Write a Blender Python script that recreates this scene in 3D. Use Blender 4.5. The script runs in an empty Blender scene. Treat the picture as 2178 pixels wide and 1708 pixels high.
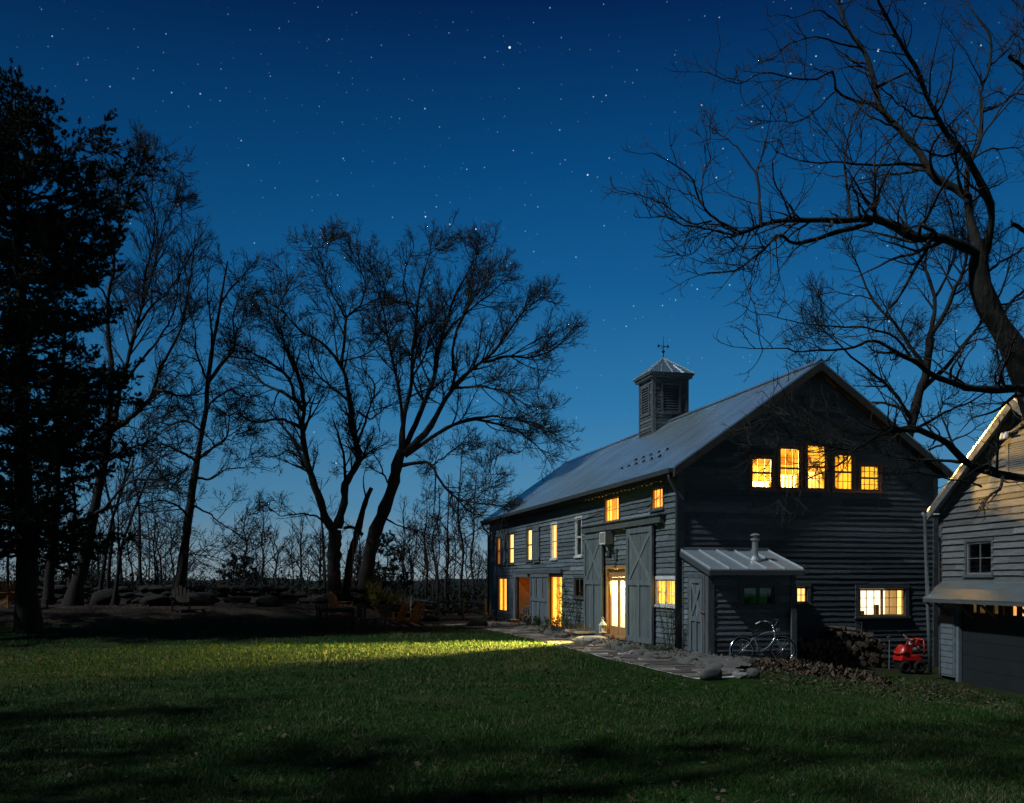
import bpy, bmesh, math, random
import numpy as np
from mathutils import Vector, Matrix

random.seed(7)
RNG = np.random.default_rng(11)
scene = bpy.context.scene
COL = scene.collection
F = 2000.0      # focal length in pixels of the 2178-wide view used for measuring
CX, HY = 1089.0, 1230.0
H = 1.95        # camera height
PI = math.pi

# ------------------------------------------------------------------ helpers
def sm(t):
    t = np.clip(t, 0, 1)
    return t * t * (3 - 2 * t)

def gz(x, y):
    x = np.asarray(x, float); y = np.asarray(y, float)
    z = -.5 * sm((x - 4.3) / 6.5) * (1 - sm((y - 45) / 25))
    z = z + .85 * sm((y - (32.5 + .5 * (x + 8))) / 8) * sm((-4 - x) / 3.5) * (1 - sm((y - 60) / 40))
    z = z - 5.0 * sm((y - 60) / 90)
    z = z + .025 * np.sin(x * .7 + 1.3) * np.sin(y * .55) + .012 * np.sin(x * 1.9) * np.sin(y * 1.7 + .5)
    return z

def gzf(x, y): return float(gz(x, y))

def P(px, py, D):
    return np.array([(px - CX) / F * D, D, H + (HY - py) / F * D])

def G(px, D):
    x = (px - CX) / F * D
    return (x, D, gzf(x, D))

def tag(o, label=None, cat=None, group=None, kind=None):
    if label: o['label'] = label
    if cat: o['category'] = cat
    if group: o['group'] = group
    if kind: o['kind'] = kind
    return o

def empty(name, loc, rz=0.0, label=None, cat=None, group=None):
    o = bpy.data.objects.new(name, None)
    COL.objects.link(o)
    o.location = loc; o.rotation_euler = (0, 0, rz)
    o.empty_display_size = .2
    return tag(o, label, cat, group)

def link(name, me, parent=None):
    o = bpy.data.objects.new(name, me)
    COL.objects.link(o)
    if parent is not None: o.parent = parent
    return o

def copy_tree(o, parent=None):
    c = o.copy(); COL.objects.link(c)
    c.parent = parent
    for ch in list(o.children):
        copy_tree(ch, c)
    return c

class MB:
    def __init__(s):
        s.v = []; s.f = []; s.sh = []; s.mi = []
        s.cur = 1.0; s.m = 0
    def add(s, vs, fs, sh=None):
        b = len(s.v)
        s.v.extend([tuple(map(float, p)) for p in vs])
        for f in fs:
            s.f.append(tuple(b + i for i in f)); s.sh.append(s.cur if sh is None else sh); s.mi.append(s.m)
    def box(s, x0, x1, y0, y1, z0, z1, sh=None):
        s.hexa([(x0,y0,z0),(x1,y0,z0),(x1,y1,z0),(x0,y1,z0),(x0,y0,z1),(x1,y0,z1),(x1,y1,z1),(x0,y1,z1)], sh)
    def hexa(s, v, sh=None):
        s.add(v, [(0,3,2,1),(4,5,6,7),(0,1,5,4),(1,2,6,5),(2,3,7,6),(3,0,4,7)], sh)
    def bar(s, p, q, w, h, up=(0,0,1), sh=None):
        p = Vector(p); q = Vector(q); d = (q - p).normalized(); up = Vector(up)
        if abs(d.dot(up)) > .98: up = Vector((1,0,0))
        a = d.cross(up).normalized() * (w/2); b = a.cross(d).normalized() * (h/2)
        s.hexa([p-a-b, p+a-b, p+a+b, p-a+b, q-a-b, q+a-b, q+a+b, q-a+b], sh)
    def tube(s, pts, r, n=8, caps=True, sh=None):
        pts = [Vector(p) for p in pts]; K = len(pts)
        rr = r if hasattr(r, '__len__') else [r]*K
        vs = []; prev = None
        for i, p in enumerate(pts):
            t = (pts[min(i+1,K-1)] - pts[max(i-1,0)])
            t = t.normalized() if t.length > 1e-9 else Vector((0,0,1))
            if prev is None:
                u = t.orthogonal().normalized()
            else:
                u = (prev - t * prev.dot(t))
                u = u.normalized() if u.length > 1e-6 else t.orthogonal().normalized()
            prev = u; w = t.cross(u)
            for k in range(n):
                a = 2*PI*k/n
                vs.append(p + (u*math.cos(a) + w*math.sin(a))*rr[i])
        fs = []
        for i in range(K-1):
            for k in range(n):
                k2 = (k+1) % n
                fs.append((i*n+k, i*n+k2, (i+1)*n+k2, (i+1)*n+k))
        if caps:
            fs.append(tuple(range(n-1,-1,-1))); fs.append(tuple((K-1)*n+k for k in range(n)))
        s.add(vs, fs, sh)
    def lathe(s, prof, c=(0,0,0), n=16, sh=None):
        vs = []; fs = []
        for r, z in prof:
            for k in range(n):
                a = 2*PI*k/n
                vs.append((c[0]+r*math.cos(a), c[1]+r*math.sin(a), c[2]+z))
        for i in range(len(prof)-1):
            for k in range(n):
                k2 = (k+1) % n
                fs.append((i*n+k, i*n+k2, (i+1)*n+k2, (i+1)*n+k))
        fs.append(tuple(range(n-1,-1,-1))); fs.append(tuple((len(prof)-1)*n+k for k in range(n)))
        s.add(vs, fs, sh)
    def torus(s, c, ax, R, r, n=32, m=6, a0=0, a1=2*PI):
        ax = Vector(ax).normalized(); u = ax.orthogonal().normalized() if abs(ax.y) < .99 else Vector((1,0,0))
        if abs(ax.y) > .99: u = Vector((1,0,0))
        w = ax.cross(u); c = Vector(c)
        full = abs(a1-a0-2*PI) < 1e-6
        pts = [c + (u*math.cos(a0+(a1-a0)*i/n) + w*math.sin(a0+(a1-a0)*i/n))*R for i in range(n+1)]
        s.tube(pts, r, m, caps=not full)
    def build(s, name, mats, parent=None, smooth=False, bevel=0):
        me = bpy.data.meshes.new(name)
        me.from_pydata(s.v, [], s.f)
        mats = mats if isinstance(mats, (list, tuple)) else [mats]
        for m in mats: me.materials.append(m)
        at = me.attributes.new('shade', 'FLOAT', 'FACE')
        at.data.foreach_set('value', np.array(s.sh, np.float32))
        if len(mats) > 1: me.polygons.foreach_set('material_index', np.array(s.mi, np.int32))
        me.validate()
        if smooth: me.polygons.foreach_set('use_smooth', [True]*len(me.polygons))
        me.update()
        o = link(name, me, parent)
        if bevel:
            b = o.modifiers.new('bev', 'BEVEL'); b.width = bevel; b.segments = 2; b.limit_method = 'ANGLE'
        return o

def np_mesh(name, V, Q, mats, parent=None, smooth=False, shade=None, mi=None):
    """V (n,3), Q (m,4) quads"""
    me = bpy.data.meshes.new(name)
    n, m = len(V), len(Q)
    me.vertices.add(n); me.vertices.foreach_set('co', np.ascontiguousarray(V, np.float32).ravel())
    me.loops.add(m*4); me.loops.foreach_set('vertex_index', np.ascontiguousarray(Q, np.int32).ravel())
    me.polygons.add(m)
    me.polygons.foreach_set('loop_start', np.arange(0, m*4, 4, dtype=np.int32))
    me.polygons.foreach_set('loop_total', np.full(m, 4, np.int32))
    if smooth: me.polygons.foreach_set('use_smooth', np.ones(m, bool))
    for mm in (mats if isinstance(mats, (list, tuple)) else [mats]): me.materials.append(mm)
    if mi is not None: me.polygons.foreach_set('material_index', mi.astype(np.int32))
    if shade is not None:
        at = me.attributes.new('shade', 'FLOAT', 'FACE'); at.data.foreach_set('value', shade.astype(np.float32))
    me.update(calc_edges=True)
    return link(name, me, parent)

# ------------------------------------------------------------------ materials
def mat(name, col, rough=.8, metal=0.0, var=.25, scale=4.0, stretch=(1,1,1), bump=0.0, bscale=None,
        col2=None, shade=False, spec=.3, coords='Object', detail=6.0, emit=None, estr=0.0, trans=0.0):
    m = bpy.data.materials.new(name); m.use_nodes = True
    nt = m.node_tree; N = nt.nodes; L = nt.links
    b = N['Principled BSDF']
    b.inputs['Roughness'].default_value = rough
    b.inputs['Metallic'].default_value = metal
    b.inputs['Specular IOR Level'].default_value = spec
    tc = N.new('ShaderNodeTexCoord'); mp = N.new('ShaderNodeMapping')
    mp.inputs['Scale'].default_value = stretch
    L.new(tc.outputs[coords], mp.inputs['Vector'])
    nz = N.new('ShaderNodeTexNoise'); nz.inputs['Scale'].default_value = scale; nz.inputs['Detail'].default_value = detail
    nz.inputs['Roughness'].default_value = .65
    L.new(mp.outputs[0], nz.inputs['Vector'])
    rp = N.new('ShaderNodeValToRGB')
    c = np.array(col); c2 = np.array(col2) if col2 else c
    rp.color_ramp.elements[0].position = .3; rp.color_ramp.elements[1].position = .7
    rp.color_ramp.elements[0].color = (*(c*(1-var)), 1)
    rp.color_ramp.elements[1].color = (*(c2*(1+var)), 1)
    L.new(nz.outputs['Fac'], rp.inputs[0])
    out = rp.outputs[0]
    if shade:
        at = N.new('ShaderNodeAttribute'); at.attribute_name = 'shade'
        mx = N.new('ShaderNodeVectorMath'); mx.operation = 'SCALE'
        L.new(out, mx.inputs[0]); L.new(at.outputs['Fac'], mx.inputs['Scale'])
        out = mx.outputs[0]
    L.new(out, b.inputs['Base Color'])
    if bump:
        bp = N.new('ShaderNodeBump'); bp.inputs['Strength'].default_value = bump; bp.inputs['Distance'].default_value = .03
        n2 = N.new('ShaderNodeTexNoise'); n2.inputs['Scale'].default_value = bscale or scale*3; n2.inputs['Detail'].default_value = 8
        L.new(mp.outputs[0], n2.inputs['Vector']); L.new(n2.outputs['Fac'], bp.inputs['Height'])
        L.new(bp.outputs[0], b.inputs['Normal'])
    if emit:
        L.new(out, b.inputs['Emission Color']); b.inputs['Emission Strength'].default_value = estr
    if trans:
        b.inputs['Transmission Weight'].default_value = trans
    return m

def glass_mat(name, tint=(1,1,1), refl=.12):
    m = bpy.data.materials.new(name); m.use_nodes = True
    nt = m.node_tree; N = nt.nodes; L = nt.links
    N.remove(N['Principled BSDF'])
    t = N.new('ShaderNodeBsdfTransparent'); t.inputs[0].default_value = (*tint, 1)
    g = N.new('ShaderNodeBsdfGlossy'); g.inputs['Roughness'].default_value = .03
    lw = N.new('ShaderNodeValue'); lw.outputs[0].default_value = refl*.6
    nz = N.new('ShaderNodeTexNoise'); nz.inputs['Scale'].default_value = 3
    bp = N.new('ShaderNodeBump'); bp.inputs['Strength'].default_value = .05
    L.new(nz.outputs[0], bp.inputs['Height']); L.new(bp.outputs[0], g.inputs['Normal'])
    mx = N.new('ShaderNodeMixShader'); L.new(lw.outputs[0], mx.inputs[0])
    L.new(t.outputs[0], mx.inputs[1]); L.new(g.outputs[0], mx.inputs[2])
    L.new(mx.outputs[0], N['Material Output'].inputs[0])
    return m

def glow_mat(name, c1, c2, strength, scale=6.0, stretch=(1,1,1)):
    """fabric or wall seen glowing behind a lit window"""
    m = bpy.data.materials.new(name); m.use_nodes = True
    nt = m.node_tree; N = nt.nodes; L = nt.links
    b = N['Principled BSDF']; b.inputs['Roughness'].default_value = .9
    tc = N.new('ShaderNodeTexCoord'); mp = N.new('ShaderNodeMapping'); mp.inputs['Scale'].default_value = stretch
    L.new(tc.outputs['Object'], mp.inputs[0])
    nz = N.new('ShaderNodeTexNoise'); nz.inputs['Scale'].default_value = scale; nz.inputs['Detail'].default_value = 3
    L.new(mp.outputs[0], nz.inputs['Vector'])
    rp = N.new('ShaderNodeValToRGB'); rp.color_ramp.elements[0].position = .35; rp.color_ramp.elements[1].position = .65
    rp.color_ramp.elements[0].color = (*c1, 1); rp.color_ramp.elements[1].color = (*c2, 1)
    L.new(nz.outputs['Fac'], rp.inputs[0])
    L.new(rp.outputs[0], b.inputs['Emission Color']); b.inputs['Emission Strength'].default_value = strength
    L.new(rp.outputs[0], b.inputs['Base Color'])
    return m

M = {}
M['siding'] = mat('weathered_siding', (.118,.145,.158), .75, var=.32, scale=3.0, stretch=(1,1,6), bump=.5, bscale=14, shade=True, coords='Object')
M['trim'] = mat('dark_trim_paint', (.085,.095,.10), .7, var=.25, scale=4, bump=.25, shade=True)
M['plank'] = mat('grey_planks', (.115,.140,.152), .8, var=.35, scale=5, stretch=(3,3,.35), bump=.5, bscale=12, shade=True)
M['roof'] = mat('standing_seam_metal', (.74,.90,.95), .30, metal=.93, var=.14, scale=.9, bump=.05, spec=.4, shade=True)
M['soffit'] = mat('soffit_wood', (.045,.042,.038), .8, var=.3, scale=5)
M['white'] = mat('white_trim_paint', (.62,.62,.60), .55, var=.1, scale=6)
M['redtrim'] = mat('reddish_sash_paint', (.22,.09,.05), .6, var=.2, scale=6)
M['sash'] = mat('brown_sash', (.10,.07,.05), .6, var=.2, scale=6)
M['doorwood'] = mat('varnished_door_wood', (.36,.20,.085), .5, var=.25, scale=5, stretch=(4,4,.5), bump=.1)
M['garage'] = mat('garage_siding', (.130,.138,.140), .75, var=.28, scale=3, stretch=(1,1,6), bump=.4, bscale=14, shade=True)
M['garagedoor'] = mat('garage_door_shade_tone', (.018,.022,.025), .6, var=.15, scale=3)  # door colour darkened to carry the shadow lying over the door
M['postwhite'] = mat('worn_white_post', (.13,.16,.18), .7, var=.2, scale=6)
M['glass'] = glass_mat('window_glass', refl=.10)
M['glassdark'] = glass_mat('dusty_glass', tint=(.55,.6,.6), refl=.25)
M['dark'] = mat('dark_interior', (.02,.02,.02), .9, var=.2)
M['amberwall'] = mat('amber_plaster', (.42,.20,.06), .9, var=.2, scale=2)
M['cream'] = mat('cream_plaster', (.62,.47,.24), .9, var=.08, scale=2)
M['creamy'] = mat('yellow_plaster', (.74,.60,.22), .9, var=.07, scale=1.5)
M['roomwhite'] = mat('white_plaster', (.8,.74,.6), .9, var=.05, scale=2)
M['glow_y'] = glow_mat('lit_yellow_curtain', (1,.42,.015), (1,.70,.12), 1.5, 9, (7,7,.6))
M['glow_pale'] = glow_mat('lit_pale_curtain', (1,.58,.10), (1,.78,.32), 1.5, 6, (5,5,.6))
M['glow_amber'] = glow_mat('lit_amber_room', (.55,.16,.02), (.80,.30,.05), .45, 3)
M['glow_amber2'] = glow_mat('lit_golden_room', (.75,.26,.02), (1,.42,.05), .9, 3)
M['glow_white'] = glow_mat('lit_white_blind', (1,.84,.52), (1,.97,.86), 1.5, 3, (3,3,.8))
M['glow_green'] = glow_mat('green_tinted_room', (.0006,.004,.001), (.002,.020,.004), 1.0, 4)
M['glow_dim'] = glow_mat('dim_workshop_wall', (.06,.035,.012), (.14,.09,.03), .8, 5)
M['glow_orange'] = glow_mat('lit_workshop_wall', (.9,.30,.04), (1,.52,.14), 1.1, 5)
M['black'] = mat('black_metal', (.02,.02,.022), .5, var=.2, metal=.4)
M['iron'] = mat('galvanised_metal', (.36,.39,.40), .4, metal=.6, var=.15, scale=8, spec=.5)
M['gutter'] = mat('grey_gutter_metal', (.085,.095,.105), .45, metal=.3, var=.15, scale=5)
M['downpipe'] = mat('worn_downpipe', (.13,.15,.16), .5, metal=.3, var=.2, scale=3)
M['acbody'] = mat('beige_grey_casing', (.16,.155,.15), .5, var=.15)
M['bark'] = mat('tree_bark', (.022,.018,.015), .95, var=.45, scale=5, stretch=(2,2,.5), bump=.9, bscale=10)
M['barkpale'] = mat('pale_lichen_bark', (.010,.009,.008), .95, col2=(.028,.026,.022), var=.5, scale=4, stretch=(2,2,.6), bump=.9, bscale=10)
M['twig'] = mat('twig_bark', (.013,.0115,.010), .9, var=.3, scale=3)
M['twigpale'] = mat('grey_twig_bark', (.034,.031,.027), .9, var=.3, scale=3)
M['needle'] = mat('evergreen_needles', (.016,.026,.012), .9, var=.5, scale=1.2)
M['needlefar'] = mat('distant_evergreen_needles', (.009,.012,.008), .9, var=.4, scale=1.0)
M['ygleaf'] = mat('yellow_green_leaf', (.22,.21,.03), .8, var=.4, scale=3)
M['greenleaf'] = mat('dark_green_leaf', (.035,.06,.015), .8, var=.4, scale=3)
M['stem'] = mat('thin_stem', (.07,.06,.035), .9, var=.3)
M['bud'] = mat('young_bud_leaf', (.07,.07,.035), .9, var=.3)
M['rock'] = mat('fieldstone', (.13,.125,.115), .9, var=.45, scale=6, bump=.9, bscale=14)
M['rockpale'] = mat('pale_fieldstone', (.27,.265,.245), .85, var=.25, scale=6, bump=.7, bscale=12)
M['flag'] = mat('flagstone', (.145,.125,.108), .85, var=.35, scale=3, bump=.6, bscale=18, shade=True)
M['mortar'] = mat('pale_mortar', (.10,.085,.07), .9, var=.3, scale=1.3, col2=(.50,.51,.53), detail=2)
M['gravel'] = mat('grey_gravel', (.13,.12,.11), .95, var=.6, scale=28, bump=1.0, bscale=40)
M['leaf'] = mat('dead_leaf', (.060,.042,.028), .9, var=.5, scale=3, shade=True)
M['logend'] = mat('log_end_grain', (.15,.11,.075), .9, var=.35, scale=14, bump=.5)
M['logbark'] = mat('log_bark', (.075,.058,.045), .95, var=.4, scale=9, bump=.9)
M['redpaint'] = mat('red_machine_paint', (.42,.012,.008), .35, var=.18, scale=5, spec=.5)
M['rubber'] = mat('black_rubber', (.007,.007,.007), .8, var=.2)
M['chrome'] = mat('polished_chrome', (.75,.78,.80), .18, metal=1.0, var=.05)
M['bikeframe'] = mat('silver_bike_paint', (.50,.53,.55), .25, metal=.75, var=.08, spec=.6)
M['leather'] = mat('black_saddle', (.025,.022,.02), .5, var=.2)
M['chairwood'] = mat('orange_tan_chair_wood', (.17,.075,.02), .7, var=.3, scale=7, bump=.2)
M['darkwood'] = mat('dark_weathered_wood', (.055,.045,.038), .85, var=.35, scale=6, bump=.3)
M['fencewood'] = mat('split_rail_wood', (.11,.10,.085), .9, var=.35, scale=5, bump=.5)
M['rope'] = mat('pale_rope', (.30,.25,.19), .9, var=.2)
M['lanternw'] = mat('cream_lantern_paint', (.70,.64,.48), .5, var=.08)
M['bulb'] = glow_mat('warm_bulb', (1,.6,.2), (1,.7,.3), .3)
M['wallrock'] = mat('shade_toned_fieldstone', (.016,.015,.013), .95, var=.5, scale=5, bump=.9, bscale=12)  # stone colour lowered so the dimness of the woods is in the colour
M['stepwood'] = mat('pale_step_stone', (.40,.34,.24), .85, var=.3, scale=4, bump=.4)
M['terracotta'] = mat('terracotta', (.45,.14,.04), .8, var=.2)
M['straw'] = mat('dry_straw_grass', (.26,.17,.09), .9, var=.4, scale=4)
M['flower'] = mat('white_petals', (.8,.76,.7), .8, var=.1)
M['shedroof'] = mat('shed_roof_metal', (.24,.31,.36), .4, metal=.3, var=.2, scale=1.5, col2=(.24,.255,.27), shade=True)
M['fabricw'] = mat('white_cafe_curtain', (.85,.80,.68), .9, var=.05)
M['blade'] = None

# translucent cafe curtain
def translucent(name, col):
    m = bpy.data.materials.new(name); m.use_nodes = True
    nt = m.node_tree; N = nt.nodes; L = nt.links; N.remove(N['Principled BSDF'])
    t = N.new('ShaderNodeBsdfTranslucent'); d = N.new('ShaderNodeBsdfDiffuse')
    tc = N.new('ShaderNodeTexCoord'); w = N.new('ShaderNodeTexNoise'); w.inputs['Scale'].default_value = 8
    L.new(tc.outputs['Object'], w.inputs['Vector'])
    rp = N.new('ShaderNodeValToRGB')
    rp.color_ramp.elements[0].color = (*[c*.85 for c in col], 1); rp.color_ramp.elements[1].color = (*col, 1)
    L.new(w.outputs['Fac'], rp.inputs[0])
    L.new(rp.outputs[0], t.inputs[0]); L.new(rp.outputs[0], d.inputs[0])
    mx = N.new('ShaderNodeMixShader'); mx.inputs[0].default_value = .4
    L.new(t.outputs[0], mx.inputs[1]); L.new(d.outputs[0], mx.inputs[2]); L.new(mx.outputs[0], N['Material Output'].inputs[0])
    return m
M['cafe'] = translucent('white_cafe_cloth', (.9,.86,.74))

# ground: lawn with a leaf-littered bed beyond it
def ground_mat():
    m = bpy.data.materials.new('lawn_and_leaf_litter'); m.use_nodes = True
    nt = m.node_tree; N = nt.nodes; L = nt.links; b = N['Principled BSDF']; b.inputs['Roughness'].default_value = .95
    b.inputs['Specular IOR Level'].default_value = .1
    ge = N.new('ShaderNodeNewGeometry'); sx = N.new('ShaderNodeSeparateXYZ'); L.new(ge.outputs['Position'], sx.inputs[0])
    def noise(scale, det=5):
        n = N.new('ShaderNodeTexNoise'); n.inputs['Scale'].default_value = scale; n.inputs['Detail'].default_value = det
        L.new(ge.outputs['Position'], n.inputs['Vector']); return n.outputs['Fac']
    def ramp(fac, c1, c2, p1=.35, p2=.65):
        r = N.new('ShaderNodeValToRGB'); r.color_ramp.elements[0].position = p1; r.color_ramp.elements[1].position = p2
        r.color_ramp.elements[0].color = (*c1, 1); r.color_ramp.elements[1].color = (*c2, 1); L.new(fac, r.inputs[0]); return r.outputs[0]
    def math_(op, a, bb):
        n = N.new('ShaderNodeMath'); n.operation = op
        for i, v in enumerate((a, bb)):
            if isinstance(v, (int, float)): n.inputs[i].default_value = v
            else: L.new(v, n.inputs[i])
        return n.outputs[0]
    grass = ramp(noise(3.0, 8), (.007,.022,.003), (.016,.040,.005))
    litter = ramp(noise(9.0, 8), (.014,.010,.007), (.050,.035,.024))
    # distance past the bed edge: y - (31.5 + .5(x+8)) + noise
    e = math_('SUBTRACT', sx.outputs['Y'], math_('ADD', math_('MULTIPLY', sx.outputs['X'], .42), 39.2))
    e = math_('ADD', e, math_('MULTIPLY', math_('SUBTRACT', noise(.5, 4), .5), 4.0))
    mr = N.new('ShaderNodeMapRange'); mr.inputs['From Min'].default_value = -.8; mr.inputs['From Max'].default_value = .8; L.new(e, mr.inputs[0])
    # bare brown strip near the garage and leaf bed on the right
    e2 = math_('ADD', math_('SUBTRACT', sx.outputs['Y'], 19.2), math_('MULTIPLY', math_('SUBTRACT', noise(.6, 4), .5), 5.0))
    m2 = N.new('ShaderNodeMapRange'); m2.inputs['From Min'].default_value = -1; m2.inputs['From Max'].default_value = 1; L.new(e2, m2.inputs[0])
    e3 = N.new('ShaderNodeMapRange'); e3.inputs['From Min'].default_value = 4.2; e3.inputs['From Max'].default_value = 5.2; L.new(sx.outputs['X'], e3.inputs[0])
    right = math_('MULTIPLY', m2.outputs[0], e3.outputs[0])
    right = math_('MULTIPLY', right, ramp(noise(.9, 3), (.1,)*3, (.9,)*3))
    fac = math_('MAXIMUM', mr.outputs[0], right)
    patch = ramp(noise(.45, 5), (0,)*3, (.55,)*3, .52, .72)
    mx0 = N.new('ShaderNodeMixRGB'); L.new(patch, mx0.inputs[0]); L.new(grass, mx0.inputs[1]); mx0.inputs[2].default_value = (.06,.055,.025,1)
    mx = N.new('ShaderNodeMixRGB'); L.new(fac, mx.inputs[0]); L.new(mx0.outputs[0], mx.inputs[1]); L.new(litter, mx.inputs[2])
    L.new(mx.outputs[0], b.inputs['Base Color'])
    bp = N.new('ShaderNodeBump'); bp.inputs['Strength'].default_value = .8; bp.inputs['Distance'].default_value = .05
    L.new(noise(14, 8), bp.inputs['Height']); L.new(bp.outputs[0], b.inputs['Normal'])
    return m
M['ground'] = ground_mat()

def blade_mat():
    m = bpy.data.materials.new('grass_blade'); m.use_nodes = True
    nt = m.node_tree; N = nt.nodes; L = nt.links; b = N['Principled BSDF']; b.inputs['Roughness'].default_value = .7
    b.inputs['Specular IOR Level'].default_value = .25
    at = N.new('ShaderNodeAttribute'); at.attribute_name = 'shade'
    ge = N.new('ShaderNodeNewGeometry'); n = N.new('ShaderNodeTexNoise'); n.inputs['Scale'].default_value = .7; n.inputs['Detail'].default_value = 5
    L.new(ge.outputs['Position'], n.inputs['Vector'])
    ad = N.new('ShaderNodeMath'); ad.operation = 'MULTIPLY_ADD'; L.new(n.outputs['Fac'], ad.inputs[0]); ad.inputs[1].default_value = .5
    L.new(at.outputs['Fac'], ad.inputs[2])
    r = N.new('ShaderNodeValToRGB'); e = r.color_ramp.elements
    e[0].position = .25; e[0].color = (.009,.031,.003,1); e[1].position = 1.28 if False else 1.0; e[1].color = (.032,.078,.010,1)
    k = e.new(.7); k.color = (.017,.060,.006,1)
    L.new(ad.outputs[0], r.inputs[0])
    gt = N.new('ShaderNodeMath'); gt.operation = 'GREATER_THAN'; gt.inputs[1].default_value = .91
    n2 = N.new('ShaderNodeTexNoise'); n2.inputs['Scale'].default_value = .38; n2.inputs['Detail'].default_value = 6; n2.inputs['Roughness'].default_value = .7; L.new(ge.outputs['Position'], n2.inputs['Vector'])
    dr = N.new('ShaderNodeMapRange'); dr.inputs['From Min'].default_value = .50; dr.inputs['From Max'].default_value = .72; dr.inputs['To Min'].default_value = -.02; dr.inputs['To Max'].default_value = .42; L.new(n2.outputs['Fac'], dr.inputs[0])
    a3 = N.new('ShaderNodeMath'); a3.operation = 'ADD'; L.new(at.outputs['Fac'], a3.inputs[0]); L.new(dr.outputs[0], a3.inputs[1]); L.new(a3.outputs[0], gt.inputs[0])
    mx = N.new('ShaderNodeMixRGB'); L.new(gt.outputs[0], mx.inputs[0]); L.new(r.outputs[0], mx.inputs[1]); mx.inputs[2].default_value = (.15,.125,.065,1)
    L.new(mx.outputs[0], b.inputs['Base Color'])
    return m
M['blade'] = blade_mat()

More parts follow.
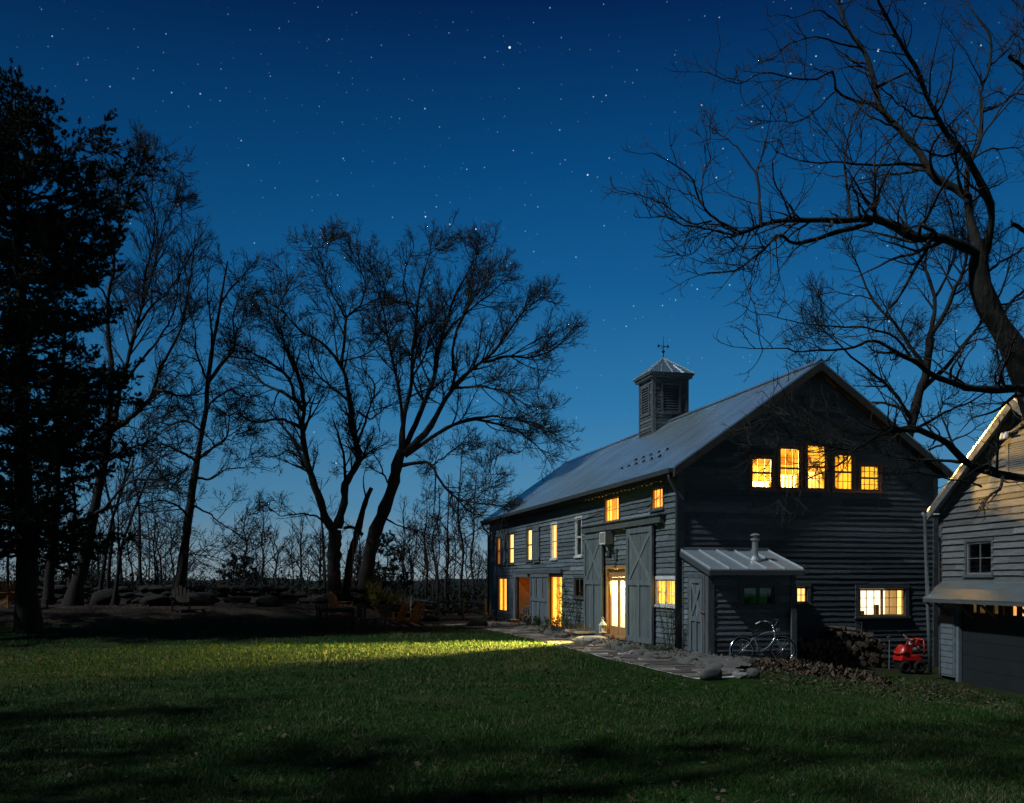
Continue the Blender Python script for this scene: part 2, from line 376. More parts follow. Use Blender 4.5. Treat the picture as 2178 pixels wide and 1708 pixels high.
# ------------------------------------------------------------------ sky, moon, camera
def build_world():
    w = bpy.data.worlds.new('World'); scene.world = w; w.use_nodes = True
    nt = w.node_tree; N = nt.nodes; L = nt.links
    bg = N['Background']
    tc = N.new('ShaderNodeTexCoord'); sx = N.new('ShaderNodeSeparateXYZ'); L.new(tc.outputs['Generated'], sx.inputs[0])
    r = N.new('ShaderNodeValToRGB'); cr = r.color_ramp; e = cr.elements
    e[0].position = 0.0; e[0].color = (.25,.33,.37,1)
    e[1].position = 1.0; e[1].color = (.016,.034,.062,1)
    for p, c in ((.03,(.185,.310,.400)), (.075,(.080,.245,.410)), (.175,(.026,.178,.385)), (.29,(.006,.105,.285)),
                 (.40,(.0014,.060,.195)), (.525,(.0004,.0165,.083)), (.72,(.008,.024,.058))):
        k = e.new(p); k.color = (*c, 1)
    L.new(sx.outputs['Z'], r.inputs[0])
    # the twilight glow lies ahead: the sky behind the viewer is darker
    az = N.new('ShaderNodeMapRange'); az.interpolation_type = 'SMOOTHSTEP'; az.inputs['From Min'].default_value = -.7; az.inputs['From Max'].default_value = .55
    az.inputs['To Min'].default_value = .26; az.inputs['To Max'].default_value = 1.0; L.new(sx.outputs['Y'], az.inputs[0])
    rs_ = N.new('ShaderNodeVectorMath'); rs_.operation = 'SCALE'; L.new(r.outputs[0], rs_.inputs[0]); L.new(az.outputs[0], rs_.inputs['Scale'])
    xm = N.new('ShaderNodeMapRange'); xm.inputs['From Min'].default_value = -.5; xm.inputs['From Max'].default_value = .05; xm.inputs['To Min'].default_value = .74; xm.inputs['To Max'].default_value = 1.0; L.new(sx.outputs['X'], xm.inputs[0])
    xs_ = N.new('ShaderNodeMath'); xs_.operation = 'MULTIPLY'; L.new(xm.outputs[0], xs_.inputs[0]); L.new(az.outputs[0], xs_.inputs[1]); L.new(xs_.outputs[0], rs_.inputs['Scale'])
    # stars
    def vor(scale, thr, soft, gain):
        v = N.new('ShaderNodeTexVoronoi'); v.inputs['Scale'].default_value = scale; L.new(tc.outputs['Generated'], v.inputs['Vector'])
        mr = N.new('ShaderNodeMapRange'); mr.inputs['From Min'].default_value = thr; mr.inputs['From Max'].default_value = thr*soft
        mr.inputs['To Min'].default_value = 0; mr.inputs['To Max'].default_value = 1; L.new(v.outputs['Distance'], mr.inputs[0])
        sc = N.new('ShaderNodeSeparateColor'); L.new(v.outputs['Color'], sc.inputs[0])
        pw = N.new('ShaderNodeMath'); pw.operation = 'POWER'; L.new(sc.outputs[0], pw.inputs[0]); pw.inputs[1].default_value = 4
        ml = N.new('ShaderNodeMath'); ml.operation = 'MULTIPLY'; L.new(mr.outputs[0], ml.inputs[0]); L.new(pw.outputs[0], ml.inputs[1])
        m2 = N.new('ShaderNodeMath'); m2.operation = 'MULTIPLY'; L.new(ml.outputs[0], m2.inputs[0]); m2.inputs[1].default_value = gain
        return m2.outputs[0]
    acc = None
    def add(a, b):
        if a is None: return b
        n = N.new('ShaderNodeMath'); n.operation = 'ADD'; L.new(a, n.inputs[0]); L.new(b, n.inputs[1]); return n.outputs[0]
    acc = add(acc, vor(55, .052, .3, 1.5)); acc = add(acc, vor(85, .075, .3, .6)); acc = add(acc, vor(150, .11, .3, .30))
    stars = [(1084,101,3.2),(1868,107,3.2),(957,477,2.5),(1012,487,2.5),(905,461,2.2),(1250,372,2.4),(111,77,1.5),(365,197,1.6),
        (513,299,1.5),(730,337,1.4),(1289,203,1.6),(1262,206,1.4),(1280,216,1),(1144,440,1.3),(1225,547,1.5),(1483,615,1.8),
        (1437,638,1.5),(1332,694,1.6),(1284,681,1.1),(1226,888,1.3),(1279,953,1.1),(622,605,1.5),(900,808,2.3),(594,60,1.1),
        (353,72,1.2),(575,162,1.1),(165,137,1.1),(850,252,1),(935,270,1.1),(993,360,1.4),(1092,320,1.4),(1104,188,1.1),
        (1202,340,1.2),(1530,37,1.4),(1284,9,1.1),(1194,80,1.1),(1078,566,1.5),(541,517,1.4),(662,523,1.1),(585,400,1),
        (1285,480,1.4),(718,415,1.1),(790,122,1),(1622,226,1.3),(1640,297,1.2),(928,440,1.4),(955,70,1.1),(470,147,1)]
    for (px, py, b) in stars:
        d = Vector((px-CX, F, HY-py)).normalized()
        n = N.new('ShaderNodeVectorMath'); n.operation = 'DISTANCE'; L.new(tc.outputs['Generated'], n.inputs[0]); n.inputs[1].default_value = d
        rad = .00085*(.48+.27*b)
        mr = N.new('ShaderNodeMapRange'); mr.inputs['From Min'].default_value = rad; mr.inputs['From Max'].default_value = rad*.35
        mr.inputs['To Min'].default_value = 0; mr.inputs['To Max'].default_value = .28*b*b*.6+.12; L.new(n.outputs['Value'], mr.inputs[0])
        acc = add(acc, mr.outputs[0])
    fd = N.new('ShaderNodeMapRange'); fd.inputs['From Min'].default_value = .03; fd.inputs['From Max'].default_value = .2; L.new(sx.outputs['Z'], fd.inputs[0])
    m = N.new('ShaderNodeMath'); m.operation = 'MULTIPLY'; L.new(acc, m.inputs[0]); L.new(fd.outputs[0], m.inputs[1])
    sc = N.new('ShaderNodeVectorMath'); sc.operation = 'SCALE'; sc.inputs[0].default_value = (.75,.95,1.0); L.new(m.outputs[0], sc.inputs['Scale'])
    # a faint moonlit Nishita sky below the twilight gradient
    sky = N.new('ShaderNodeTexSky'); sky.sky_type = 'NISHITA'; sky.sun_disc = False
    sky.sun_elevation = math.radians(46); sky.sun_rotation = math.radians(240)
    s2 = N.new('ShaderNodeVectorMath'); s2.operation = 'SCALE'; L.new(sky.outputs[0], s2.inputs[0]); s2.inputs['Scale'].default_value = .0006
    a1 = N.new('ShaderNodeVectorMath'); a1.operation = 'ADD'; L.new(rs_.outputs[0], a1.inputs[0]); L.new(sc.outputs[0], a1.inputs[1])
    a2 = N.new('ShaderNodeVectorMath'); a2.operation = 'ADD'; L.new(a1.outputs[0], a2.inputs[0]); L.new(s2.outputs[0], a2.inputs[1])
    L.new(a2.outputs[0], bg.inputs[0]); bg.inputs[1].default_value = 1.0
build_world()

moon = bpy.data.lights.new('moon', 'SUN'); moon.energy = 2.5; moon.angle = math.radians(2.0); moon.color = (.86,.95,1.0)
mo = bpy.data.objects.new('moon', moon); COL.objects.link(mo)
MD = Vector((.90,.40,-1.1)).normalized()
mo.rotation_euler = MD.to_track_quat('-Z', 'Y').to_euler(); mo.location = (-30,-20,40)

cam = bpy.data.cameras.new('camera'); co = bpy.data.objects.new('camera', cam); COL.objects.link(co)
cam.sensor_width = 36; cam.lens = F/2178*36; cam.clip_end = 4000; cam.clip_start = .1
co.location = (0,0,H); co.rotation_euler = (PI/2,0,0); cam.shift_y = (HY-854)/2178
scene.camera = co
scene.view_settings.view_transform = 'Standard'; scene.view_settings.look = 'None'; scene.view_settings.exposure = 0; scene.view_settings.gamma = 1
scene.cycles.sample_clamp_indirect = 3.0
scene.cycles.max_bounces = 6; scene.cycles.transparent_max_bounces = 12
scene.cycles.use_denoising = True

def lamp(name, kind, loc, energy, color, size=.1, parent=None, **kw):
    l = bpy.data.lights.new(name, kind); l.energy = energy; l.color = color
    if kind in ('POINT','SPOT'): l.shadow_soft_size = size
    o = bpy.data.objects.new(name, l); COL.objects.link(o); o.location = loc
    if parent is not None: o.parent = parent
    for k, v in kw.items(): setattr(l, k, v)
    return o
# ------------------------------------------------------------------ ground
def build_ground():
    xs = np.unique(np.concatenate([np.linspace(-28,28,141), np.linspace(-120,120,61), np.linspace(-1500,1500,31)]))
    ys = np.unique(np.concatenate([np.linspace(-10,70,181), np.linspace(-60,300,61), np.linspace(-1500,2500,41)]))
    X, Y = np.meshgrid(xs, ys); Z = gz(X, Y)
    V = np.stack([X, Y, Z], -1).reshape(-1, 3); nx, ny = len(xs), len(ys)
    i = np.arange(nx*ny).reshape(ny, nx)
    Q = np.stack([i[:-1,:-1], i[:-1,1:], i[1:,1:], i[1:,:-1]], -1).reshape(-1, 4)
    o = np_mesh('ground', V, Q, M['ground'], smooth=True); tag(o, 'dark night lawn sloping towards the woods', 'lawn', kind='structure')
build_ground()

BX, BY = (1444-CX)/F*24.4, 24.4
UX, UY = -.2412, .9705
def bw(x, y, z=0):   # barn local -> world
    return (BX + .9705*x + UX*y, BY + .2412*x + UY*y, z)
def LW(px, py, xl=0.0):
    k = (px-CX)/F; x0 = BX+.9705*xl; y0 = BY+.2412*xl
    y = (x0-k*y0)/(.2412+k*.9705); D = y0+.9705*y
    return y, H+(HY-py)/F*D
def GW(px, py, yl=0.0):
    k = (px-CX)/F; x0 = BX-.2412*yl; y0 = BY+.9705*yl
    x = (k*y0-x0)/(.9705-.2412*k); D = y0+.2412*x
    return x, H+(HY-py)/F*D
def rect_on(fn, x0, x1, yt, yb):
    xm = (x0+x1)/2
    a = fn(x0, yt)[0]; b = fn(x1, yt)[0]
    return min(a,b), max(a,b), fn(xm, yb)[1], fn(xm, yt)[1]

def mp_long(a, z, o): return (-o, a, z)
def mp_gable(a, z, o): return (a, -o, z)

def mbox(mb, mp, a0, a1, z0, z1, o0, o1, sh=None):
    mb.hexa([mp(a0,z0,o0), mp(a1,z0,o0), mp(a1,z0,o1), mp(a0,z0,o1), mp(a0,z1,o0), mp(a1,z1,o0), mp(a1,z1,o1), mp(a0,z1,o1)], sh)

def siding(mb, mp, a0, a1, z0, z1, h, openings, lo=None, hi=None, seed=0, wob=.012, proud=.028, dark=1.0):
    rs = random.Random(seed)
    n = int(math.ceil((z1-z0)/h))
    cl = lambda a, z: min(max(a, lo(z) if lo else a0), hi(z) if hi else a1)
    for i in range(n):
        zb = z0+i*h; zt = min(zb+h, z1)
        ph = [rs.uniform(0, 6.28) for _ in range(4)]; am = [rs.uniform(.3, 1)*wob for _ in range(3)]
        def w(a): return am[0]*math.sin(a*.55+ph[0]) + am[1]*.7*math.sin(a*1.7+ph[1]) + am[2]*.35*math.sin(a*4.1+ph[2])
        # board joints
        js = [a0]; a = a0+rs.uniform(.6, 3.5)
        while a < a1-.4: js.append(a); a += rs.uniform(2.0, 4.4)
        js.append(a1)
        cuts = sorted({zb, zt} | {z for o in openings for z in (o[2], o[3]) if zb+.004 < z < zt-.004})
        for s0, s1 in zip(cuts[:-1], cuts[1:]):
            zm = (s0+s1)/2
            blk = sorted((o[0], o[1]) for o in openings if o[2] <= zm <= o[3])
            for j0, j1 in zip(js[:-1], js[1:]):
                brs = random.Random(seed*977+i*131+int(j0*1000))
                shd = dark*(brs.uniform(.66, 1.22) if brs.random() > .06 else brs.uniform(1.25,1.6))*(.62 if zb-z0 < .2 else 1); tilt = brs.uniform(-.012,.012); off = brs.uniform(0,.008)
                spans = []; cur = j0+.002
                for b0, b1 in blk:
                    if b1 <= cur or b0 >= j1: continue
                    if b0 > cur: spans.append((cur, b0))
                    cur = max(cur, b1)
                if cur < j1: spans.append((cur, j1))
                for p0, p1 in spans:
                    if p1-p0 < .01: continue
                    k = max(1, int((p1-p0)/.7))
                    pa = [p0+(p1-p0)*t/k for t in range(k+1)]
                    vs = []
                    for a in pa:
                        e0 = (w(a)+tilt*(a-j0)/2) if s0 == zb else 0
                        aa0 = cl(a, s0); aa1 = cl(a, s1)
                        f0 = (s0-zb)/h; f1 = (s1-zb)/h
                        vs.append(mp(aa0, s0+e0, .006+proud*(1-f0)+off)); vs.append(mp(aa1, s1+(.012 if s1 == zt else 0), .006+proud*(1-f1)+off))
                        vs.append(mp(aa0, s0+e0+.004, -.01))
                    fs = []
                    for t in range(k):
                        b = t*3; c = b+3
                        if abs(vs[b][0]-vs[c][0])+abs(vs[b][1]-vs[c][1]) < 1e-5 and abs(vs[b+1][0]-vs[c+1][0])+abs(vs[b+1][1]-vs[c+1][1]) < 1e-5: continue
                        fs.append((b, c, c+1, b+1))
                        if s0 == zb: fs.append((b+2, c+2, c, b))
                    mb.add(vs, fs, shd)

def backing(mb, mp, a0, a1, z0, z1, openings, lo=None, hi=None, o=-.012):
    cuts = sorted({z0, z1} | {z for op in openings for z in (op[2], op[3]) if z0 < z < z1} | ({zz for zz in np.arange(z0, z1, .4)} if lo else set()))
    cl = lambda a, z: min(max(a, lo(z) if lo else a0), hi(z) if hi else a1)
    for s0, s1 in zip(cuts[:-1], cuts[1:]):
        zm = (s0+s1)/2; blk = sorted((q[0], q[1]) for q in openings if q[2] <= zm <= q[3]); cur = a0; sp = []
        for b0, b1 in blk:
            if b0 > cur: sp.append((cur, b0))
            cur = max(cur, b1)
        if cur < a1: sp.append((cur, a1))
        for p0, p1 in sp:
            mb.add([mp(cl(p0,s0),s0,o), mp(cl(p1,s0),s0,o), mp(cl(p1,s1),s1,o), mp(cl(p0,s1),s1,o)], [(0,1,2,3)])

def frame4(mb, mp, a0, a1, z0, z1, t, o0, o1, tb=None):
    tb = t if tb is None else tb
    mbox(mb, mp, a0, a0+t, z0, z1, o0, o1); mbox(mb, mp, a1-t, a1, z0, z1, o0, o1)
    mbox(mb, mp, a0+t, a1-t, z1-t, z1, o0, o1); mbox(mb, mp, a0+t, a1-t, z0, z0+tb, o0, o1)

def curtain(mb, mp, a0, a1, z0, z1, o, amp=.03, waves=None):
    n = max(8, int((a1-a0)/.02)); waves = waves or max(2, (a1-a0)/.11)
    vs = []
    for i in range(n+1):
        t = i/n; a = a0+(a1-a0)*t; oo = o+amp*math.sin(t*waves*2*PI)
        vs += [mp(a, z0, oo), mp(a, z1, oo*.6+o*.4)]
    mb.add(vs, [(2*i, 2*i+2, 2*i+3, 2*i+1) for i in range(n)])

def window(parent, mp, a0, a1, z0, z1, casing=M['trim'], sash=M['sash'], lit=None, cols=2, rows=2, hung=False, slider=False,
           cas_t=.09, niche=.5, wall=M['cream'], curt='full', name='window', label=None, sill=True, pane=M['glass'], bars=True, deep=.03, cd=.06):
    """returns the window part; its opening is (a0,a1,z0,z1)"""
    mb = MB()
    mbox(mb, mp, a0-cas_t, a0, z0, z1, -.02, .045); mbox(mb, mp, a1, a1+cas_t, z0, z1, -.02, .045)
    mbox(mb, mp, a0-cas_t-.01, a1+cas_t+.01, z1, z1+cas_t, -.02, .05)
    w = mb.build(name, casing, parent); tag(w, label)
    if sill:
        mb = MB(); mbox(mb, mp, a0-cas_t-.03, a1+cas_t+.03, z0-.06, z0, -.04, .085); mb.build('sill', casing, w)
    mb = MB(); t = .045
    frame4(mb, mp, a0+.003, a1-.003, z0+.003, z1-.003, t, -deep, -deep+.045)
    if hung: mbox(mb, mp, a0+t, a1-t, (z0+z1)/2-.025, (z0+z1)/2+.025, -deep+.004, -deep+.05)
    if slider: mbox(mb, mp, (a0+a1)/2-.03, (a0+a1)/2+.03, z0+t, z1-t, -deep+.004, -deep+.05)
    mw = .016
    if bars:
        for c in range(1, cols):
            a = a0+(a1-a0)*c/cols
            if slider and abs(a-(a0+a1)/2) < .02: continue
            mbox(mb, mp, a-mw/2, a+mw/2, z0+t, z1-t, -deep+.012, -deep+.03)
        for r in range(1, rows):
            z = z0+(z1-z0)*r/rows
            if hung and abs(z-(z0+z1)/2) < .03: continue
            mbox(mb, mp, a0+t, a1-t, z-mw/2, z+mw/2, -deep+.013, -deep+.029)
    mb.build('sash', sash, w)
    mb = MB(); o = -deep+.008
    mb.add([mp(a0+.02,z0+.02,o), mp(a1-.02,z0+.02,o), mp(a1-.02,z1-.02,o), mp(a0+.02,z1-.02,o)], [(0,1,2,3)])
    mb.build('pane', pane, w)
    if niche:
        mb = MB(); i = -niche; e = .004
        b0, b1, c0, c1 = a0-e, a1+e, z0-e, z1+e
        for q in (((b0,c0),(b0,c1)), ((b1,c0),(b1,c1)), ((b0,c0),(b1,c0)), ((b0,c1),(b1,c1))):
            (p0, q0), (p1, q1) = q
            mb.add([mp(p0,q0,-.03), mp(p1,q1,-.03), mp(p1,q1,i), mp(p0,q0,i)], [(0,1,2,3)])
        mb.add([mp(b0,c0,i), mp(b1,c0,i), mp(b1,c1,i), mp(b0,c1,i)], [(0,1,2,3)])
        mb.build('reveal', wall, w)
        if lit:
            W_ = a1-a0
            if curt == 'full':
                mb = MB(); curtain(mb, mp, a0+.01, a1-.01, z0+.01, z1-.01, -cd, .01); mb.build('curtain', lit, w)
            elif curt == 'pair':
                mb = MB(); curtain(mb, mp, a0+.01, a0+W_*.42, z0+.01, z1-.01, -cd, .01); mb.build('curtain', lit, w)
                mb = MB(); curtain(mb, mp, a1-W_*.3, a1-.01, z0+.01, z1-.01, -cd-.01, .012); mb.build('curtain', lit, w)
                mb = MB(); mbox(mb, mp, a0+.004, a1-.004, z0+.004, z1-.004, -.14, -.12); mb.build('room_wall', M['glow_amber2'], w)
            elif curt == 'wall':
                mb = MB(); mbox(mb, mp, a0+.004, a1-.004, z0+.004, z1-.004, -niche+.01, -niche+.03); mb.build('room_wall', lit, w)
    return w

def plank_door(parent, mp, a0, a1, z0, z1, o, cross='upper', name='sliding_door', label=None, mats=M['plank'], t=.05, mid=.52, npl=7, fw=.13):
    rs = random.Random(int(a0*100)+int(z0*10))
    mb = MB(); n = npl
    for i in range(n):
        b0 = a0+(a1-a0)*i/n; b1 = a0+(a1-a0)*(i+1)/n
        mbox(mb, mp, b0+.004, b1-.004, z0+rs.uniform(-.02,.02), z1, o, o+t*.6+rs.uniform(0,.008), rs.uniform(.75, 1.15))
    d = mb.build(name, mats, parent); tag(d, label)
    mb = MB(); oo = o+t*.6+.009; o2 = oo+.03
    zm = z0+(z1-z0)*mid
    mbox(mb, mp, a0, a0+fw, z0, z1, oo, o2, 1.05); mbox(mb, mp, a1-fw, a1, z0, z1, oo, o2, .95)
    for z in (z0+.002, zm-fw/2, z1-fw): mbox(mb, mp, a0+fw, a1-fw, z, z+fw, oo, o2-.003, 1.0)
    if cross != 'none':
        am = (a0+a1)/2; mbox(mb, mp, am-fw*.4, am+fw*.4, z0+fw, zm-fw/2, oo, o2-.005, .92)
        if cross == 'planks':
            for q in (.33,.67):
                am = a0+(a1-a0)*q
                mbox(mb, mp, am-fw*.3, am+fw*.3, zm+fw/2, z1-fw, oo, o2-.005, .95)
    mb.build('door_frame', mats, d)
    if cross == 'upper':
        for s in (0, 1):
            mb = MB()
            p = (a0+fw, zm+fw/2) if s else (a0+fw, z1-fw); q = (a1-fw, z1-fw) if s else (a1-fw, zm+fw/2)
            dd = Vector((q[0]-p[0], q[1]-p[1])).normalized(); nn = Vector((-dd.y, dd.x))*fw*.42
            k = .006*s
            A = [(p[0]+nn.x, p[1]+nn.y), (p[0]-nn.x, p[1]-nn.y), (q[0]-nn.x, q[1]-nn.y), (q[0]+nn.x, q[1]+nn.y)]
            mb.hexa([mp(*A[0],oo), mp(*A[1],oo), mp(*A[2],oo), mp(*A[3],oo), mp(*A[0],o2-.012+k), mp(*A[1],o2-.012+k), mp(*A[2],o2-.012+k), mp(*A[3],o2-.012+k)], 1.15)
            mb.build('brace', mats, d)
    return d

# ------------------------------------------------------------------ barn
AX, AZ, EZ, EO, RO = 3.874, 7.72, 4.81, .30, .44     # ridge x, ridge z, eave top z, eave overhang, rake overhang
SL = (AZ-EZ)/(AX+EO); BWID = 2*AX; BL = 22.4; WT = .14
def rooftop(x): return EZ+SL*(x+EO) if x <= AX else AZ-SL*(x-AX)
def wall_lo(z): return max(0.0, (z+.17-EZ)/SL-EO)
def wall_hi(z): return BWID-wall_lo(z)

def z1px(x0, x1, yt, yb, fn=None):
    s = .3983; return rect_on(fn or LW, 992.6+s*x0, 992.6+s*x1, 737.4+s*yt, 737.4+s*yb)
def LWo(px, py): return LW(px, py, -.14)
def z8px(x0, x1, yt, yb, fn=None):
    s = .19926; return rect_on(fn or LW, 1191+s*x0, 1191+s*x1, 1077.7+s*yt, 1077.7+s*yb)
def z4px(x0, x1, yt, yb):
    s = .2325; return rect_on(GW, 1531.6+s*x0, 1531.6+s*x1, 737.4+s*yt, 737.4+s*yb)
def z5px(x0, x1, yt, yb):
    s = .2344; return rect_on(GW, 1503+s*x0, 1503+s*x1, 1106+s*yt, 1106+s*yb)

barn = empty('barn', bw(0,0,0), math.atan2(.2412,.9705), 'long dark clapboard barn with metal roof, square cupola and glowing windows', 'barn')
OW = dict(w1=z1px(162,183,1018,1165), w2=z1px(228,256,998,1158), w3=z1px(325,353,974,1143), w4=z1px(457,486,947,1132), w5=z1px(588,618,915,1118),
          w6=z1px(742,818,806,934), w7=z1px(994,1053,754,866), d1=z1px(172,218,1235,1412), alc=z1px(275,341,1230,1482), d2=z1px(452,515,1224,1472),
          w8=z1px(580,630,1236,1338), fd=z8px(520,712,662,1345), w9=z8px(1033,1240,776,1052))
OW['fd'] = (OW['fd'][0], OW['fd'][1], .20, OW['fd'][3]); OW['alc'] = (OW['alc'][0], OW['alc'][1], .03, OW['alc'][3])
OW['d2'] = (OW['d2'][0], OW['d2'][1], .12, OW['d2'][3])
zg = z4px(785,970,890,1303)[2]-.02
OG = []
for (x0, x1, yt) in ((282,478,1012),(538,732,922),(788,968,893),(1036,1214,980),(1277,1458,1083)):
    r = z4px(x0, x1, yt, 1290); OG.append((r[0], r[1], zg, r[3]))
OG2 = [z5px(806,909,606,754), z5px(1380,1795,625,872)]

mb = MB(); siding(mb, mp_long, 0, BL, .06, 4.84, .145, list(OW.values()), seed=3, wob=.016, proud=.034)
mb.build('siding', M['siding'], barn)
mb = MB(); siding(mb, mp_gable, 0, BWID, -.52, AZ-.22, .145, OG+OG2, wall_lo, wall_hi, seed=8, wob=.014, proud=.021, dark=.62)  # gable boards toned darker than the long wall, shade put into the colour
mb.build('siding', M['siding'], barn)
mb = MB(); backing(mb, mp_long, 0, BL, -.3, 4.9, list(OW.values())); backing(mb, mp_gable, 0, BWID, -.7, AZ-.2, OG+OG2, wall_lo, wall_hi)
mb.add([(BWID,0,-.7),(BWID,BL,-.7),(BWID,BL,4.9),(BWID,0,4.9)], [(0,1,2,3)])
mb.add([(0,BL,-.7),(BWID,BL,-.7),(BWID,BL,4.85),(AX,BL,AZ-.2),(0,BL,4.85)], [(0,1,2,3,4)])
mb.add([(0.3,.3,-.05),(BWID,.3,-.05),(BWID,BL,-.05),(0.3,BL,-.05)], [(0,1,2,3)])
mb.build('wall', M['dark'], barn)
# roof
mb = MB()
def slab(mb, s, x0, x1, y0, y1, t0, t1, sh=None):
    f = (lambda x: x) if s < 0 else (lambda x: 2*AX-x)
    v = []
    for t in (t1, t0):
        for x, y in ((x0,y0),(x1,y0),(x1,y1),(x0,y1)): v.append((f(x), y, rooftop(x)+t))
    mb.hexa(v, sh)
for s in (-1, 1):
    slab(mb, s, -EO, AX, -RO, BL+.35, 0, -.035)
    y = -RO
    rs = random.Random(5)
    while y < BL+.33:
        slab(mb, s, -EO-.01, AX-.02, y, y+.03, .011, .001, rs.uniform(.7,1.0)); y += .40
mb.m = 0
for s in (-1,1):
    slab(mb, s, AX-.16, AX, -RO-.01, BL+.36, .062, .042, 1.0)
roof = mb.build('roof', M['roof'], barn)
mb = MB()
for s in (-1, 1):
    slab(mb, s, -EO+.02, AX, -RO+.03, BL+.3, -.037, -.06)
    slab(mb, s, -EO-.012, AX, -RO-.012, -RO+.028, -.036, -.25)
    slab(mb, s, -EO-.012, AX, BL+.3, BL+.34, -.036, -.25)
mb.box(-EO-.014, -EO+.012, -RO+.03, BL+.3, EZ-.28, EZ-.037)
mb.build('soffit', M['soffit'], roof)
rs = random.Random(2)
for k in range(6):
    for r in (0, 1):
        if r and k == 5: continue
        y = 2.75+.62*k+.3*r; x = .62+.36*r
        z = rooftop(x)
        mb = MB(); mb.hexa([(x-.04,y-.05,z), (x+.04,y-.05,z+.03), (x+.04,y+.05,z+.03), (x-.04,y+.05,z), (x+.01,y-.035,z+.075), (x+.03,y-.035,z+.085), (x+.03,y+.035,z+.085), (x+.01,y+.035,z+.075)], .4); mb.build('snow_guard', M['black'], roof)
# gutters and corner trim
mb = MB()
mb.hexa([(-EO-.13,-RO+.1,EZ-.16),(-EO-.02,-RO+.1,EZ-.16),(-EO-.02,BL+.3,EZ-.16),(-EO-.13,BL+.3,EZ-.16),(-EO-.15,-RO+.1,EZ-.05),(-EO-.02,-RO+.1,EZ-.05),(-EO-.02,BL+.3,EZ-.05),(-EO-.15,BL+.3,EZ-.05)])
mb.build('gutter', M['gutter'], barn)
mb = MB()
mb.tube([(-.36,-.2,EZ-.1),(-.36,-.2,EZ-.3),(-.10,-.1,EZ-.65),(-.09,-.06,EZ-.8),(-.09,-.06,.15)], .045, 8); mb.build('downspout', M['gutter'], barn, smooth=True)
mb = MB()
mb.tube([(-.36,BL+.2,EZ-.1),(-.36,BL+.2,EZ-.3),(-.10,BL+.05,EZ-.65),(-.09,BL+.02,EZ-.8),(-.09,BL+.02,.15)], .045, 8); mb.build('downspout', M['gutter'], barn, smooth=True)
mb = MB(); mb.box(-.05,.0,0,.13,.0,4.85); mb.box(-.05,.13,-.05,0,.0,4.85); mb.build('corner_board', M['trim'], barn)
mb = MB(); mb.box(-.05,0,BL-.14,BL,0,4.85); mb.build('corner_board', M['trim'], barn)
mb = MB(); mb.box(BWID-.13,BWID+.02,-.05,0,-.5,4.85); mb.build('corner_board', M['trim'], barn)
mb = MB(); siding(mb, lambda a,z,o: (a,.6-o,z), BWID+.02, BWID+2.6, -.6, 4.2, .145, [], seed=12, dark=.8); mb.box(BWID+.03,BWID+2.6,.62,.8,-.6,4.2); mb.build('link_wall', M['siding'], barn)
# pale diagonal streak trim boards (sagging conduit on the upper wall)
mb = MB()
for (ya, yb) in ((1.15, 2.9), (5.0, 9.5)):
    mb.tube([(-.055, ya+(yb-ya)*t/10, 4.18-.22*(t/10)-.10*math.sin(PI*t/10)) for t in range(11)], .010, 5)
mb.build('cable', M['gutter'], barn)

def W(k, **kw): return window(barn, mp_long, *OW[k], **kw)
W('w1', lit=M['glow_amber'], hung=True, cols=1, rows=2, casing=M['trim'])
W('w2', lit=M['glow_pale'], hung=True, cols=1, rows=2, casing=M['trim'])
W('w3', lit=M['glow_pale'], hung=True, cols=1, rows=2)
W('w4', lit=M['glow_pale'], hung=True, cols=1, rows=2, casing=M['white'], sash=M['white'], curt='pair', cas_t=.06)
W('w5', lit=None, hung=True, cols=1, rows=2, casing=M['white'], sash=M['white'], wall=M['dark'], cas_t=.06, pane=M['glassdark'], label='dark unlit sash window with white trim')
W('w6', lit=M['glow_y'], curt='pair', cols=4, rows=2, sash=M['doorwood'], niche=.7)
W('w7', lit=M['glow_y'], curt='pair', cols=3, rows=2, sash=M['doorwood'], niche=.7)
W('w8', lit=None, cols=2, rows=1, wall=M['dark'], pane=M['glassdark'], slider=True, label='small unlit sliding window')
W('w9', lit=M['glow_y'], cols=4, rows=2, slider=True, casing=M['white'], sash=M['white'], curt='pair', wall=M['cream'], label='white trimmed sliding window with yellow curtains')
W('d1', lit=M['glow_y'], curt='pair', cols=2, rows=1, name='glazed_door', sill=False, slider=True, sash=M['sash'])
d2 = W('d2', lit=M['glow_y'], cols=2, rows=1, name='glazed_door', sill=False, sash=M['doorwood'], curt='pair')
# shutters
def shutter(x0, x1, yt, yb):
    a0, a1, z0, z1 = z1px(x0, x1, yt, yb, lambda a,b: LW(a,b,-.08))
    mb = MB(); n = 4
    for i in range(n): mbox(mb, mp_long, a0+(a1-a0)*i/n+.005, a0+(a1-a0)*(i+1)/n-.005, z0, z1, .05, .085+.006*(i%2), .9+.1*(i%2))
    mbox(mb, mp_long, a0, a1, z0+.1, z0+.2, .092, .115); mbox(mb, mp_long, a0, a1, z1-.2, z1-.1, .092, .115)
    mb.build('shutter', M['plank'], barn)
shutter(186,207,1003,1168); shutter(355,387,958,1152)
